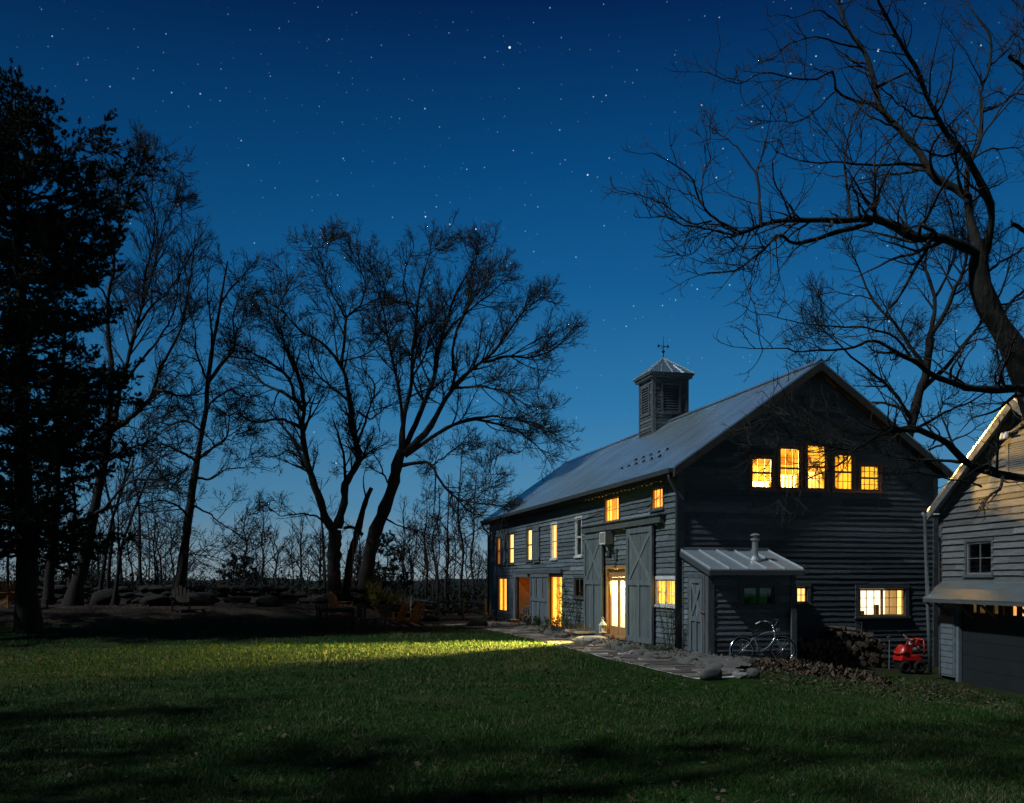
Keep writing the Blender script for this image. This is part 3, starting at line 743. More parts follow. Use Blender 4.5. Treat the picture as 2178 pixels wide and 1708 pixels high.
# header track of the big sliding doors
a0, a1, _, _ = z1px(620,1040,900,1000,LWo)
zt = LW(992.6+.3983*830, 737.4+.3983*936)[1]; zb = LW(992.6+.3983*830, 737.4+.3983*972)[1]
mb = MB(); mbox(mb, mp_long, a0, a1, zb, zt, .05, .19); mbox(mb, mp_long, a0-.05, a1+.05, zt, zt+.03, .045, .24)
for q in np.linspace(a0+.3, a1-.3, 6): mbox(mb, mp_long, q-.05, q+.05, zb-.06, zb, .09, .16)
mb.build('door_track', M['trim'], barn)
LD = z8px(262,455,270,1325,LWo); RD = z8px(714,988,190,1425,LWo)
plank_door(barn, mp_long, LD[0], LD[1], .13, zb-.06, .10, label='tall grey plank sliding door with crossed braces', npl=9, fw=.15)
plank_door(barn, mp_long, RD[0], RD[1], .13, zb-.06, .10, label='tall grey plank sliding door with crossed braces', npl=9, fw=.15)
SDr = z1px(343,440,1214,1492,lambda a,b: LW(a,b,-.12))
plank_door(barn, mp_long, SDr[0], SDr[1], .10, SDr[3], .09, cross='planks', label='low grey plank door slid beside the log alcove', npl=6, fw=.12, mid=.5)
mb = MB(); q = z1px(270,520,1195,1214); mbox(mb, mp_long, q[0], q[1], SDr[3]+.02, SDr[3]+.16, .05, .16); mb.build('door_track', M['trim'], barn)
# posts beside alcove
mb = MB(); a0, a1, z0, z1 = OW['alc']
mbox(mb, mp_long, a1, a1+.35, .0, z1+.1, .04, .14); mbox(mb, mp_long, a0-.02, a1+.35, z1, z1+.12, .045, .15); mb.build('post', M['plank'], barn)
# alcove room
mb = MB(); dd = -1.4
for (p, q) in (((a0,z0),(a0,z1)), ((a1,z0),(a1,z1)), ((a0,z0),(a1,z0)), ((a0,z1),(a1,z1))):
    mb.add([mp_long(p[0],p[1],-.03), mp_long(q[0],q[1],-.03), mp_long(q[0],q[1],dd), mp_long(p[0],p[1],dd)], [(0,1,2,3)])
mb.add([mp_long(a0,z0,dd), mp_long(a1,z0,dd), mp_long(a1,z1,dd), mp_long(a0,z1,dd)], [(0,1,2,3)])
mb.build('alcove', M['amberwall'], barn)
lamp('alcove_lamp', 'POINT', (.5, (a0+a1)/2-.1, z1-.12), 9, (1,.42,.10), .05, barn)
ALC = OW['alc']

# french doors
a0, a1, z0, z1 = OW['fd']
mb = MB(); t = .10
mbox(mb, mp_long, a0-t, a0, z0-.1, z1, -.12, .06); mbox(mb, mp_long, a1, a1+t, z0-.1, z1, -.12, .06); mbox(mb, mp_long, a0-t, a1+t, z1, z1+.09, -.12, .065)
mbox(mb, mp_long, a0-t, a1+t, z0-.09, z0, -.12, .10)
fd = mb.build('french_door', M['doorwood'], barn); tag(fd, 'brightly lit varnished double glazed door')
am = (a0+a1)/2; TR = .26
mb = MB(); mbox(mb, mp_long, a0, a1, z1-TR, z1-TR+.06, -.10, .0); mbox(mb, mp_long, a0, a1, z1-TR+.06, z1-.003, -.06, -.03); mb.build('transom_panel', M['doorwood'], fd)
for (b0, b1) in ((a0+.004, am-.004), (am+.004, a1-.004)):
    mb = MB(); st = .075
    mbox(mb, mp_long, b0, b0+st, z0+.005, z1-TR-.004, -.08, -.035); mbox(mb, mp_long, b1-st, b1, z0+.005, z1-TR-.004, -.08, -.035)
    mbox(mb, mp_long, b0+st, b1-st, z0+.005, z0+.27, -.08, -.035); mbox(mb, mp_long, b0+st, b1-st, z1-TR-.12, z1-TR-.004, -.08, -.035)
    mb.build('door_leaf', M['doorwood'], fd)
    mb = MB(); mb.add([mp_long(b0+st-.01,z0+.26,-.06), mp_long(b1-st+.01,z0+.26,-.06), mp_long(b1-st+.01,z1-TR-.11,-.06), mp_long(b0+st-.01,z1-TR-.11,-.06)], [(0,1,2,3)])
    mb.build('pane', M['glass'], fd)
mb = MB(); mb.tube([(.03,am+.05,z0+.95),(-.03,am+.05,z0+.95),(-.03,am+.13,z0+.95)], .012, 6); mbox(mb, mp_long, am+.03, am+.07, z0+.85, z0+1.08, -.035, -.025); mb.build('handle', M['chrome'], fd)
# entrance room with its lamp
mb = MB(); R0, R1, RX = a0-.6, a1+1.2, 3.2
rz = z1+.25
for poly in ([(.12,R0,z0-.03),(RX,R0,z0-.03),(RX,R1,z0-.03),(.12,R1,z0-.03)], [(.12,R0,rz),(RX,R0,rz),(RX,R1,rz),(.12,R1,rz)],
             [(.12,R0,z0-.03),(RX,R0,z0-.03),(RX,R0,rz),(.12,R0,rz)], [(.12,R1,z0-.03),(RX,R1,z0-.03),(RX,R1,rz),(.12,R1,rz)],
             [(RX,R0,z0-.03),(RX,R1,z0-.03),(RX,R1,rz),(RX,R0,rz)]):
    mb.add(poly, [(0,1,2,3)])
for (q0, q1) in ((R0, a0-.1), (a1+.1, R1)): mb.add([(.12,q0,z0-.03),(.12,q1,z0-.03),(.12,q1,rz),(.12,q0,rz)], [(0,1,2,3)])
mb.add([(.12,a0-.1,z1+.06),(.12,a1+.1,z1+.06),(.12,a1+.1,rz),(.12,a0-.1,rz)], [(0,1,2,3)])
mb.build('entrance_room', M['roomwhite'], barn)
mb = MB(); mb.box(1.2,1.35,a1+.55,a1+.75,z0-.02,z0+.45); mb.build('chest', M['terracotta'], barn)
lamp('entrance_lamp', 'POINT', (1.4, R1-.7, rz-.3), 900, (1,.76,.36), .12, barn)
LY = a1-.14
sp = lamp('door_spot', 'SPOT', (.95, LY, 2.0), 62000, (1,.76,.14), .07, barn)
sp.data.spot_size = math.radians(50); sp.data.spot_blend = .9
dv = Vector((-1, -.24, -.27)).normalized(); sp.rotation_euler = dv.to_track_quat('-Z','Y').to_euler()

# loft behind the gable windows
lx0, lx1, lz0 = OG[0][0]-1.3, OG[4][1]+.45, zg-.12
lp = [(lx0,lz0),(lx1,lz0),(lx1,rooftop(lx1)-.28),(AX,AZ-.5),(lx0,rooftop(lx0)-.24)]
mb = MB(); yb = 4.2; yf = .06
mb.add([(x,yb,z) for x, z in lp], [(0,1,2,3,4)])
for i in range(5):
    (x0,q0),(x1,q1) = lp[i], lp[(i+1)%5]
    mb.add([(x0,yf,q0),(x1,yf,q1),(x1,yb,q1),(x0,yb,q0)], [(0,1,2,3)])
loft = mb.build('loft_room', M['creamy'], barn)
mb = MB(); mb.bar((4.4,1.6,5.7),(5.9,2.0,4.5),.12,.14); mb.bar((5.0,2.6,zg),(5.0,2.6,6.2),.14,.14); mb.bar((2.0,3.9,5.6),(6.0,3.9,5.6),.14,.16); mb.build('beam', M['doorwood'], loft)
lamp('loft_lamp', 'POINT', (2.9, 2.4, zg+.6), 520, (1,.66,.13), .12, barn)
ls = lamp('loft_spot', 'SPOT', (OG[0][0]-.42, 1.5, zg+.50), 6500, (1,.56,.14), .03, barn)
ls.data.spot_size = math.radians(66); ls.data.spot_blend = .3; ls.rotation_euler = Vector((.85,-1.5,.0)).normalized().to_track_quat('-Z','Y').to_euler()
for i, o in enumerate(OG):
    w = window(barn, mp_gable, *o, casing=M['redtrim'], sash=M['sash'], hung=True, cols=4 if i > 2 else 3, rows=4, niche=None, cas_t=.06)
    if i < 3:
        h = o[2]+((o[3]-o[2])*(.40 if i else .25))
        mb = MB(); curtain(mb, mp_gable, o[0]+.03, o[1]-.03 , o[2]+.03, h-.05*(i==1), -.14, .02); mb.build('curtain', M['cafe'], w)
window(barn, mp_gable, *OG2[0], lit=M['glow_pale'], cols=2, rows=2, casing=M['trim'], sash=M['sash'])
w = window(barn, mp_gable, *OG2[1], lit=M['glow_white'], cols=6, rows=3, slider=True, curt='wall', niche=.9, wall=M['cream'], sash=M['doorwood'], cas_t=.12, label='wide bright sliding window above the woodpile')
o = OG2[1]
mb = MB(); curtain(mb, mp_gable, o[0]+.02, o[0]+.10, o[2]+.01, o[3]-.01, -.12, .02); curtain(mb, mp_gable, o[1]-.15, o[1]-.02, o[2]+.01, o[3]-.01, -.12, .02); mb.build('curtain', M['glow_pale'], w)
mb = MB(); mbox(mb, mp_gable, o[0]+.10, o[0]+.45, o[2]+.02, o[2]+.13, -.5, -.4); mbox(mb, mp_gable, o[0]+.83, o[0]+.93, o[2]+.02, o[2]+.30, -.5, -.42); mb.build('furniture', M['chairwood'], w)

# cupola on the ridge
cy = 10.1; cw = .67; c0x, c1x, c0y, c1y = AX-cw, AX+cw, cy-cw, cy+cw; ctz = 9.30
mb = MB()
zb0 = rooftop(c0x)-.02
def cg(a, z, o): return (c0x+a, c0y-o, z)
def cl_(a, z, o): return (c0x-o, c0y+a, z)
VF = (.36, .98, 8.05, 9.02)
siding(mb, cg, 0, 2*cw, zb0, ctz, .125, [VF], seed=21, wob=.004, dark=.6); siding(mb, cl_, 0, 2*cw, zb0, ctz, .125, [VF], seed=22, wob=.004, dark=.75)  # front toned darker than the lit left side, shade put into the colour
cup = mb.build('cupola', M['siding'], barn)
mb = MB(); mb.box(c0x+.01,c1x-.02,c0y+.02,c1y,zb0,ctz-.002); mb.build('wall', M['dark'], cup)
for f in (cg, cl_):
    mb = MB(); a0,a1,z0,z1 = VF
    frame4(mb, f, a0-.08, a1+.08, z0-.08, z1+.08, .085, .0, .06)
    n = 10
    for i in range(n):
        z = z0+.012+(z1-z0-.02)*i/n
        mb.hexa([f(a0,z,.045), f(a1,z,.045), f(a1,z+.02,.045), f(a0,z+.02,.045), f(a0,z+.075,-.01), f(a1,z+.075,-.01), f(a1,z+.09,-.01), f(a0,z+.09,-.01)])
    mb.build('louver', M['trim'], cup)
mb = MB()
mb.box(c0x-.05,c0x+.07,c0y-.045,c0y-.0,zb0-.4,ctz); mb.box(c0x-.045,c0x,c0y,c0y+.1,zb0-.02,ctz); mb.build('corner_board', M['trim'], cup); mb = MB(); mb.box(c1x-.09,c1x+.03,c0y-.045,c0y,AZ-.6,ctz); mb.build('corner_board', M['trim'], cup); mb = MB(); mb.box(c0x-.045,c0x,c1y-.1,c1y,zb0,ctz); mb.build('corner_board', M['trim'], cup); mb = MB()
mb.box(c0x-.14,c1x+.14,c0y-.14,c1y+.14,ctz,ctz+.10); mb.box(c0x-.19,c1x+.19,c0y-.19,c1y+.19,ctz+.10,ctz+.17)
mb.build('cornice', M['trim'], cup)
e = .21; ap = (AX, cy, 10.2); zz = ctz+.172
cn = [(c0x-e,c0y-e,zz),(c1x+e,c0y-e,zz),(c1x+e,c1y+e,zz),(c0x-e,c1y+e,zz)]
mb = MB(); mb.add(cn+[ap], [(0,1,4),(1,2,4),(2,3,4),(3,0,4),(3,2,1,0)])
for c in cn: mb.bar(c, ap, .035, .03)
for q in (.25, .5, .75):
    for (p, r) in ((cn[0],cn[1]), (cn[3],cn[0])):
        b = Vector(p).lerp(Vector(r), q); tq = 1-abs(q-.5)*2*.98
        mb.bar(b+Vector((0,0,.008)), b.lerp(Vector(ap), tq)+Vector((0,0,.008)), .026, .03, sh=1.5)
mb.build('cupola_roof', M['roof'], cup)
mb = MB()
mb.tube([(AX,cy,10.15),(AX,cy,11.0)], [.02,.006], 6); mb.lathe([(.002,-.07),(.06,-.02),(.06,.02),(.002,.07)], (AX,cy,10.42), 10)
mb.tube([(AX-.17,cy-.03,10.62),(AX+.17,cy+.03,10.62)], .012, 5); mb.tube([(AX-.03,cy+.18,10.57),(AX+.03,cy-.18,10.57)], .011, 5)
for sgn in (-1, 1):
    mb.hexa([(AX+sgn*.16,cy,10.56),(AX+sgn*.22,cy,10.57),(AX+sgn*.22,cy,10.67),(AX+sgn*.16,cy,10.68),(AX+sgn*.16,cy+.012,10.56),(AX+sgn*.22,cy+.012,10.57),(AX+sgn*.22,cy+.012,10.67),(AX+sgn*.16,cy+.012,10.68)])
mb.build('weathervane', M['black'], cup)

# air conditioner and flood lamp above the glazed door
ay, az = LW(1191+.19926*590, 1077.7+.19926*330)
ac = empty('air_conditioner', bw(-.06, ay, az-.2), math.atan2(.2412,.9705), 'boxy window air conditioner jutting out above the bright double door', 'air conditioner')
mb = MB(); mb.box(-.26,-.0,.0,.52,0,.38); mb.build('casing', M['acbody'], ac, bevel=.015)
mb = MB()
frame4(mb, lambda a,z,o: (-.262-o, a, z), 0, .52, 0, .38, .04, 0, .012)
for i in range(7): mb.box(-.272,-.262,.055+.062*i,.067+.062*i,.04,.34)
mb.build('grille', M['white'], ac)
mb = MB(); mb.bar((-.22,.06,-.005),(-.03,.06,-.25),.03,.03); mb.bar((-.22,.46,-.005),(-.03,.46,-.25),.03,.03); mb.build('bracket', M['black'], ac)
fy, fz = LW(1191+.19926*618, 1077.7+.19926*505)
fl = empty('flood_lamp', bw(-.05, fy, fz), math.atan2(.2412,.9705), 'small unlit black flood lamp under the air conditioner', 'lamp')
mb = MB(); mb.box(-.04,0,-.09,.09,-.16,.16); mb.build('base', M['trim'], fl)
mb = MB(); mb.tube([(-.04,0,.02),(-.16,.02,.0)], .02, 6); mb.lathe([(.03,.12),(.05,.06),(.07,-.02),(.095,-.10),(.09,-.10),(.03,-.02)], (-.22,.03,-.03), 12); mb.build('lamp_head', M['black'], fl, smooth=True)

# string of little bulbs under the eave
sl = empty('string_lights', bw(-.2, 1.0, 4.6), math.atan2(.2412,.9705), 'string of tiny warm bulbs hung under the barn eave', 'string lights')
mb = MB(); pts = []
for i in range(61):
    y = -.6+6.6*i/60; pts.append((-.04, y, -.03-.05*abs(math.sin(y*2.6))))
mb.tube(pts, .006, 4); mb.build('wire', M['black'], sl)
mb = MB()
for i in range(2, 60, 3):
    p = pts[i]; mb.lathe([(.002,.0),(.009,-.008),(.009,-.02),(.002,-.03)], p, 6)
mb.build('bulb', M['bulb'], sl)
#@@PART3
# ------------------------------------------------------------------ lean-to shed
RZ = math.atan2(.2412,.9705)
shed = empty('shed', bw(0,0,0), RZ, 'small lean-to shed with metal roof and braced plank door on the barn gable', 'shed')
sx0, sx1, sy = .10, GW(1688,1300,-1.56)[0], -1.56
def mp_sl(a, z, o): return (sx0-o, -a, z)
def mp_sf(a, z, o): return (a, sy-o, z)
def z3(zx, zy): return 1361+.1992*zx, 1106+.1992*zy
def SLp(zx, zy):
    y, z = LW(*z3(zx, zy), xl=sx0); return -y, z
def SFp(zx, zy): return GW(*z3(zx, zy), yl=sy)
srt = lambda y: 2.70+.294*y      # roof top height at local y (negative towards the camera)
da1, dz1 = SLp(690, 622); da0, _ = SLp(545, 622); dz0 = SLp(620, 1428)[1]
da0, da1 = min(da0,da1), max(da0,da1)
sw0, swz0 = SFp(1095, 912); sw1, swz1 = SFp(1430, 706)
mb = MB()
siding(mb, mp_sl, 0, -sy, .10, 2.66, .135, [(da0,da1,dz0,dz1)], lo=lambda z: 0, hi=lambda z: max(0,min(-sy, (2.645-z)/.294)), seed=31, wob=.006)
siding(mb, mp_sf, sx0, sx1, .16, srt(sy)-.1, .135, [(sw0,sw1,swz0,swz1)], seed=33, wob=.006)
mb.build('siding', M['siding'], shed)
mb = MB()
backing(mb, mp_sf, sx0, sx1, -.5, srt(sy)-.08, [(sw0,sw1,swz0,swz1)]); backing(mb, mp_sl, 0, -sy, -.5, 2.1, [(da0,da1,dz0,dz1)])
mb.add([mp_sl(0,2.1,-.012), mp_sl(-sy,2.1,-.012), mp_sl(0,2.62,-.012)], [(0,1,2)])
mb.add([(sx1,sy+.012,-.6),(sx1,-.02,-.6),(sx1,-.02,2.6),(sx1,sy+.012,srt(sy)-.05)], [(0,1,2,3)])
mb.box(sx0-.01, sx1+.01, sy-.03, sy+.005, -.6, .155)
mb.build('wall', M['dark'], shed)
mb = MB()
mb.box(sx0-.05,sx0+.11,sy-.05,sy-.0,-.02,srt(sy)-.07); mb.box(sx0-.05,sx0,sy,sy+.12,-.02,srt(sy)-.06)
mb.build('corner_board', M['trim'], shed); mb = MB(); mb.box(sx1-.10,sx1+.03,sy-.05,sy,-.3,srt(sy)-.07); mb.build('corner_board', M['trim'], shed); mb = MB(); mb.box(sx0-.05,sx0,-.14,-.05,.0,2.55)
mb.build('corner_board', M['trim'], shed)
rx0, rx1, ry = .0, GW(1712,1209,-1.82)[0], -1.82
mb = MB()
def sroof(x0,x1,y0,y1,t0,t1,sh=None):
    mb.hexa([(x0,y0,srt(y0)+t0),(x1,y0,srt(y0)+t0),(x1,y1,srt(y1)+t0),(x0,y1,srt(y1)+t0),(x0,y0,srt(y0)+t1),(x1,y0,srt(y0)+t1),(x1,y1,srt(y1)+t1),(x0,y1,srt(y1)+t1)], sh)
sroof(rx0, rx1, ry, -.07, -.03, 0)
for i in range(6):
    x = rx0+.02+(rx1-rx0-.06)*i/5; sroof(x-.012, x+.016, ry+.01, -.10, .001, .04, 1.9)
mb.box(rx0, rx1, -.069, -.055, 2.62, 2.76, .9)
mb.build('roof', M['shedroof'], shed)
mb = MB()
sroof(rx0+.02, rx1-.02, ry+.02, -.07, -.06, -.032); sroof(rx0-.02, rx0+.015, ry-.0, -.07, -.16, -.033); sroof(rx1-.015, rx1+.012, ry, -.07, -.14, -.033)
mb.box(rx0+.016, rx1-.016, ry-.012, ry+.015, srt(ry)-.14, srt(ry)-.032)
mb.build('fascia', M['gutter'], shed)
# shed door
mb = MB(); mbox(mb, mp_sl, da0-.10, da0, dz0, dz1+.10, -.02, .05); mbox(mb, mp_sl, da1, da1+.10, dz0, dz1+.10, -.02, .05); mbox(mb, mp_sl, da0, da1, dz1, dz1+.10, -.02, .052)
dfm = mb.build('door_casing', M['trim'], shed)
d = plank_door(shed, mp_sl, da0+.006, da1-.006, dz0-.06, dz1-.006, -.01, name='door', label='narrow grey shed door with crossed braces', npl=5, fw=.12, mid=.48)
mb = MB(); mb.tube([mp_sl(da1-.1,1.12,.06), mp_sl(da1+.02,1.13,.09), mp_sl(da1+.14,1.10,.07)], .018, 6); mbox(mb, mp_sl, da1-.10, da1+.06, 1.09, 1.13, .05, .065); mb.build('latch', mat('rusty_latch', (.22,.09,.04), .8, var=.3), d)
window(shed, mp_sf, sw0, sw1, swz0, swz1, lit=M['glow_green'], curt='wall', cols=2, rows=1, slider=True, wall=M['dark'], sash=M['trim'], cas_t=.13, pane=M['glassdark'], niche=.35)
# post standing beside the shed corner
pa, pz1 = GW(1682,1297,sy-.1); pb, _ = GW(1693,1381,sy-.1)
pst = empty('plank', bw(pa, sy-.12, gzf(*bw(pa,sy-.12)[:2])), RZ, 'upright grey plank standing at the shed corner behind the bicycle', 'plank')
mb = MB(); mb.box(0, pb-pa, -.03, .03, -.05, pz1+.2, 1.0); mb.build('board', M['trim'], pst)
# stove pipe
px_, _ = GW(1606,1192,-1.02)
mb = MB()
bz = srt(-1.02)
mb.lathe([(.17,-.03),(.16,.02),(.10,.10),(.095,.12)], (px_,-1.02,bz), 16); mb.lathe([(.075,.0),(.075,.56)], (px_,-1.02,bz), 16)
mb.lathe([(.085,.12),(.085,.15)], (px_,-1.02,bz), 16)
mb.lathe([(.10,.50),(.115,.52),(.115,.55),(.09,.56)], (px_,-1.02,bz), 16); mb.lathe([(.05,.56),(.05,.64)], (px_,-1.02,bz), 10); mb.lathe([(.12,.625),(.125,.645),(.06,.68),(.01,.69)], (px_,-1.02,bz), 16)
mb.build('stovepipe', M['iron'], shed, smooth=False)

# ------------------------------------------------------------------ garage
GZ = -.5; GXc, GYc = 10.5, 23.0
garage = empty('garage', (GXc,GYc,GZ), math.atan2(-.995,.0995), 'grey clapboard garage with steep gable lit warmly by the barn windows', 'garage')
def GF(px, py):
    k = (px-CX)/F; t = (GYc*k-GXc)/(.0995+.995*k); D = GYc-.995*t
    return t, H+(HY-py)/F*D-GZ
def g_loc(p):   # world -> garage local
    dx, dy = p[0]-GXc, p[1]-GYc
    return (.0995*dx-.995*dy, .995*dx+.0995*dy, p[2]-GZ)
gAX, gEZ, gS, gEO, gRO, gD = 3.15, 4.09, .66, .15, .28, 7.5
gW = 2*gAX
def groof(x): return gEZ+gS*((x if x <= gAX else gW-x)+gEO)
glo = lambda z: max(0.0, (z+.12-gEZ)/gS-gEO); ghi = lambda z: gW-glo(z)
def z7(zx, zy): return 1815+.2324*zx, 1077.7+.2324*zy
def r7(x0,x1,yt,yb):
    a = GF(*z7(x0,yt))[0]; b = GF(*z7(x1,yt))[0]; m = (x0+x1)/2
    return min(a,b), max(a,b), GF(*z7(m,yb))[1], GF(*z7(m,yt))[1]
gwn = r7(1045,1278,318,622)
va0, vz1 = GF(1871.8+.1993*1395, 794+.1993*755); _, vz0 = GF(1871.8+.1993*1400, 794+.1993*1075)
vent = (va0, va0+1.05, vz0, vz1)
dz = r7(985,1560,845,1400); gdo = (dz[0], dz[0]+3.3, 0.02, dz[3]); 
mb = MB(); siding(mb, mp_gable, 0, gW, .1, gEZ+gS*(gAX+gEO)-.12, .15, [gwn, vent, gdo], glo, ghi, seed=41, wob=.010, proud=.042); mb.build('siding', M['garage'], garage)
mb = MB(); backing(mb, mp_gable, 0, gW, -.3, groof(gAX)-.1, [gwn, gdo], glo, ghi)
mb.add([(0,.02,-.3),(0,gD,-.3),(0,gD,gEZ-.05),(0,.02,gEZ-.05)], [(0,1,2,3)]); mb.add([(gW,.02,-.3),(gW,gD,-.3),(gW,gD,gEZ-.05),(gW,.02,gEZ-.05)], [(0,1,2,3)])
mb.add([(0,gD,-.3),(gW,gD,-.3),(gW,gD,gEZ-.05),(gAX,gD,groof(gAX)-.1),(0,gD,gEZ-.05)], [(0,1,2,3,4)])
mb.build('wall', M['dark'], garage)
mb = MB(); siding(mb, lambda a,z,o: (-o, gD-a, z), 0, gD, .1, gEZ-.02, .15, [], seed=44, wob=.008); mb.build('siding', M['garage'], garage)
mb = MB()
def gslab(s, x0, x1, y0, y1, t0, t1, sh=None):
    f = (lambda x: x) if s < 0 else (lambda x: gW-x); v = []
    for t in (t1, t0):
        for x, y in ((x0,y0),(x1,y0),(x1,y1),(x0,y1)): v.append((f(x), y, gEZ+gS*(x+gEO)+t))
    mb.hexa(v, sh)
for s in (-1,1):
    gslab(s, -gEO, gAX, -gRO, gD+.3, 0, -.03); y = -gRO
    while y < gD: gslab(s, -gEO, gAX-.02, y, y+.028, .04, .001, 1.4); y += .42
groofo = mb.build('roof', M['roof'], garage)
mb = MB()
for s in (-1,1):
    gslab(s, -gEO+.03, gAX, -gRO+.03, gD+.28, -.032, -.06); gslab(s, -gEO-.01, gAX, -gRO-.012, -gRO+.028, -.032, -.22)
    gslab(s, 0, gAX, -.05, 0.0, -.065, -.28)
mb.build('rake_board', M['garage'], groofo)
mb = MB(); mb.box(-.03,.11,-.05,-.0,.1,gEZ-.1); mb.box(-.04,.0,0,.12,.1,gEZ-.12); mb.build('corner_board', M['trim'], garage)
mb = MB(); mb.tube([(-gEO-.07,-gRO+.05,gEZ-.09),(-gEO-.07,gD,gEZ-.09)], .06, 8)
pts = [g_loc(P(px,py,22.75)) for px, py in ((1962,1090),(1967,1100),(1970,1189),(1975,1333),(1979,1430))]
mb.tube(pts, .045, 8); mb.build('downspout', M['downpipe'], garage, smooth=True)
window(garage, mp_gable, *gwn, lit=None, cols=2, rows=2, wall=M['dark'], casing=M['trim'], sash=M['iron'], pane=M['glassdark'], cas_t=.07, label='dark four paned upstairs window')
mb = MB(); a0,a1,z0,z1 = vent; frame4(mb, mp_gable, a0-.09, a1+.09, z0-.09, z1+.09, .09, .0, .06)
for i in range(14):
    z = z0+(z1-z0)*i/14
    mb.hexa([mp_gable(a0,z,.05), mp_gable(a1,z,.05), mp_gable(a1,z+.02,.05), mp_gable(a0,z+.02,.05), mp_gable(a0,z+.075,.0), mp_gable(a1,z+.075,.0), mp_gable(a1,z+.09,.0), mp_gable(a0,z+.09,.0)])
mb.build('louver', M['garage'], garage)
# twin flood lamps over the vent
q = GF(1871.8+.1993*1400, 794+.1993*640)
gl = empty('flood_lamp', tuple(np.array((GXc,GYc,GZ))+np.array((.0995*q[0]-.05*.995, -.995*q[0]-.05*.0995, q[1]))), math.atan2(-.995,.0995), 'pair of small outdoor flood lamps above the garage louver', 'lamp')
mb = MB(); mb.box(-.12,.12,-.05,.02,-.03,.03); mb.tube([(.1,-.04,0),(.5,-.04,.10)], .035, 8); mb.build('base', M['gutter'], gl)
for sx in (-.08,.05):
    mb = MB(); mb.lathe([(.02,.07),(.04,.04),(.06,-.06),(.055,-.07),(.01,-.06)], (sx,-.10,-.05), 10); mb.build('lamp_head', M['white'], gl, smooth=True)
# awning over the garage door
at0 = .12; az1 = GF(2006,1236)[1]; az0 = GF(1996,1271)[1]
mb = MB()
for k in range(2):
    o0, o1 = (.03,.30) if k == 0 else (.30,.55); zz0, zz1 = (az1, (az1+az0)/2+.02) if k == 0 else ((az1+az0)/2+.02, az0)
    mb.hexa([mp_gable(at0,zz0-.02,o0), mp_gable(gW-.1,zz0-.02,o0), mp_gable(gW-.1,zz1-.02,o1), mp_gable(at0,zz1-.02,o1), mp_gable(at0,zz0,o0), mp_gable(gW-.1,zz0,o0), mp_gable(gW-.1,zz1,o1), mp_gable(at0,zz1,o1)])
aw = mb.build('awning', M['roof'], garage)
mb = MB(); mbox(mb, mp_gable, at0, gW-.1, az0-.10, az0-.025, .50, .545); 
for t in (.5,1.4,2.3,3.6): mb.bar(mp_gable(t,az0-.04,.5), mp_gable(t,az0-.45,.05), .05, .05)
mb.build('bracket', M['trim'], aw)
# garage door with a row of small panes
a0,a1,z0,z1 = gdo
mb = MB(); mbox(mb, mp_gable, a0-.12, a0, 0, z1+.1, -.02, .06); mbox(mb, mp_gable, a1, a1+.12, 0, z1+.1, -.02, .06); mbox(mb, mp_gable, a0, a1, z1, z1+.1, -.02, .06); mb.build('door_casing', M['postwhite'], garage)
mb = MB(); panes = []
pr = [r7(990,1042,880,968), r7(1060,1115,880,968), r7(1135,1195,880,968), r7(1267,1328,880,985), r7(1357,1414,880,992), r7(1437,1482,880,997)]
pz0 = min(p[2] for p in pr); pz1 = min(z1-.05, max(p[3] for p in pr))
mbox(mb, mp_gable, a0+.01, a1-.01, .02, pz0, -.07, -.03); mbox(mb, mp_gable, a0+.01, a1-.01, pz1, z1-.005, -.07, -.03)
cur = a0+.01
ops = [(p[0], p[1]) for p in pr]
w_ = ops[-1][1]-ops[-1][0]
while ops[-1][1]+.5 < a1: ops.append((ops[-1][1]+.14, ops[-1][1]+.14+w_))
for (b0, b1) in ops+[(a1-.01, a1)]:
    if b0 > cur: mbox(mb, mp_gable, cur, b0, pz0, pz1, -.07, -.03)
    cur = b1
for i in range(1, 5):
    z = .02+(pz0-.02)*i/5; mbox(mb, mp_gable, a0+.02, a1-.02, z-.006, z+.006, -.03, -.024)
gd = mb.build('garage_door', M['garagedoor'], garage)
mb = MB(); mb.box(ops[0][0], ops[2][1], .3, .34, pz0, pz1); mb.build('dim_shelf', M['glow_dim'], gd)
for i, (b0, b1) in enumerate(ops):
    mb = MB(); mb.add([mp_gable(b0,pz0,-.055), mp_gable(b1,pz0,-.055), mp_gable(b1,pz1,-.055), mp_gable(b0,pz1,-.055)], [(0,1,2,3)]); mb.build('pane', M['glass'], gd)
mb = MB(); mb.box(a0, a1, .6, .63, .0, z1+.1); mb.build('room_wall', M['dark'], gd)
mb = MB(); mb.box(ops[3][0]-.05, ops[5][1]+.3, .45, .5, pz0-.1, pz1+.05); mb.bar((ops[3][0],.44,pz0+.1),(ops[4][1],.44,pz1), .02,.04); mb.build('lit_shelf', M['glow_orange'], gd)
q = r7(822,950,992,1410)
mb = MB(); mbox(mb, mp_gable, q[0], a0-.13, .1, q[3], .045, .085)
for i in range(9): mbox(mb, mp_gable, q[0]+.05, a0-.18, .15+i*.14, .15+i*.14+.12, .085, .10)
mb.build('side_panel', M['postwhite'], garage)

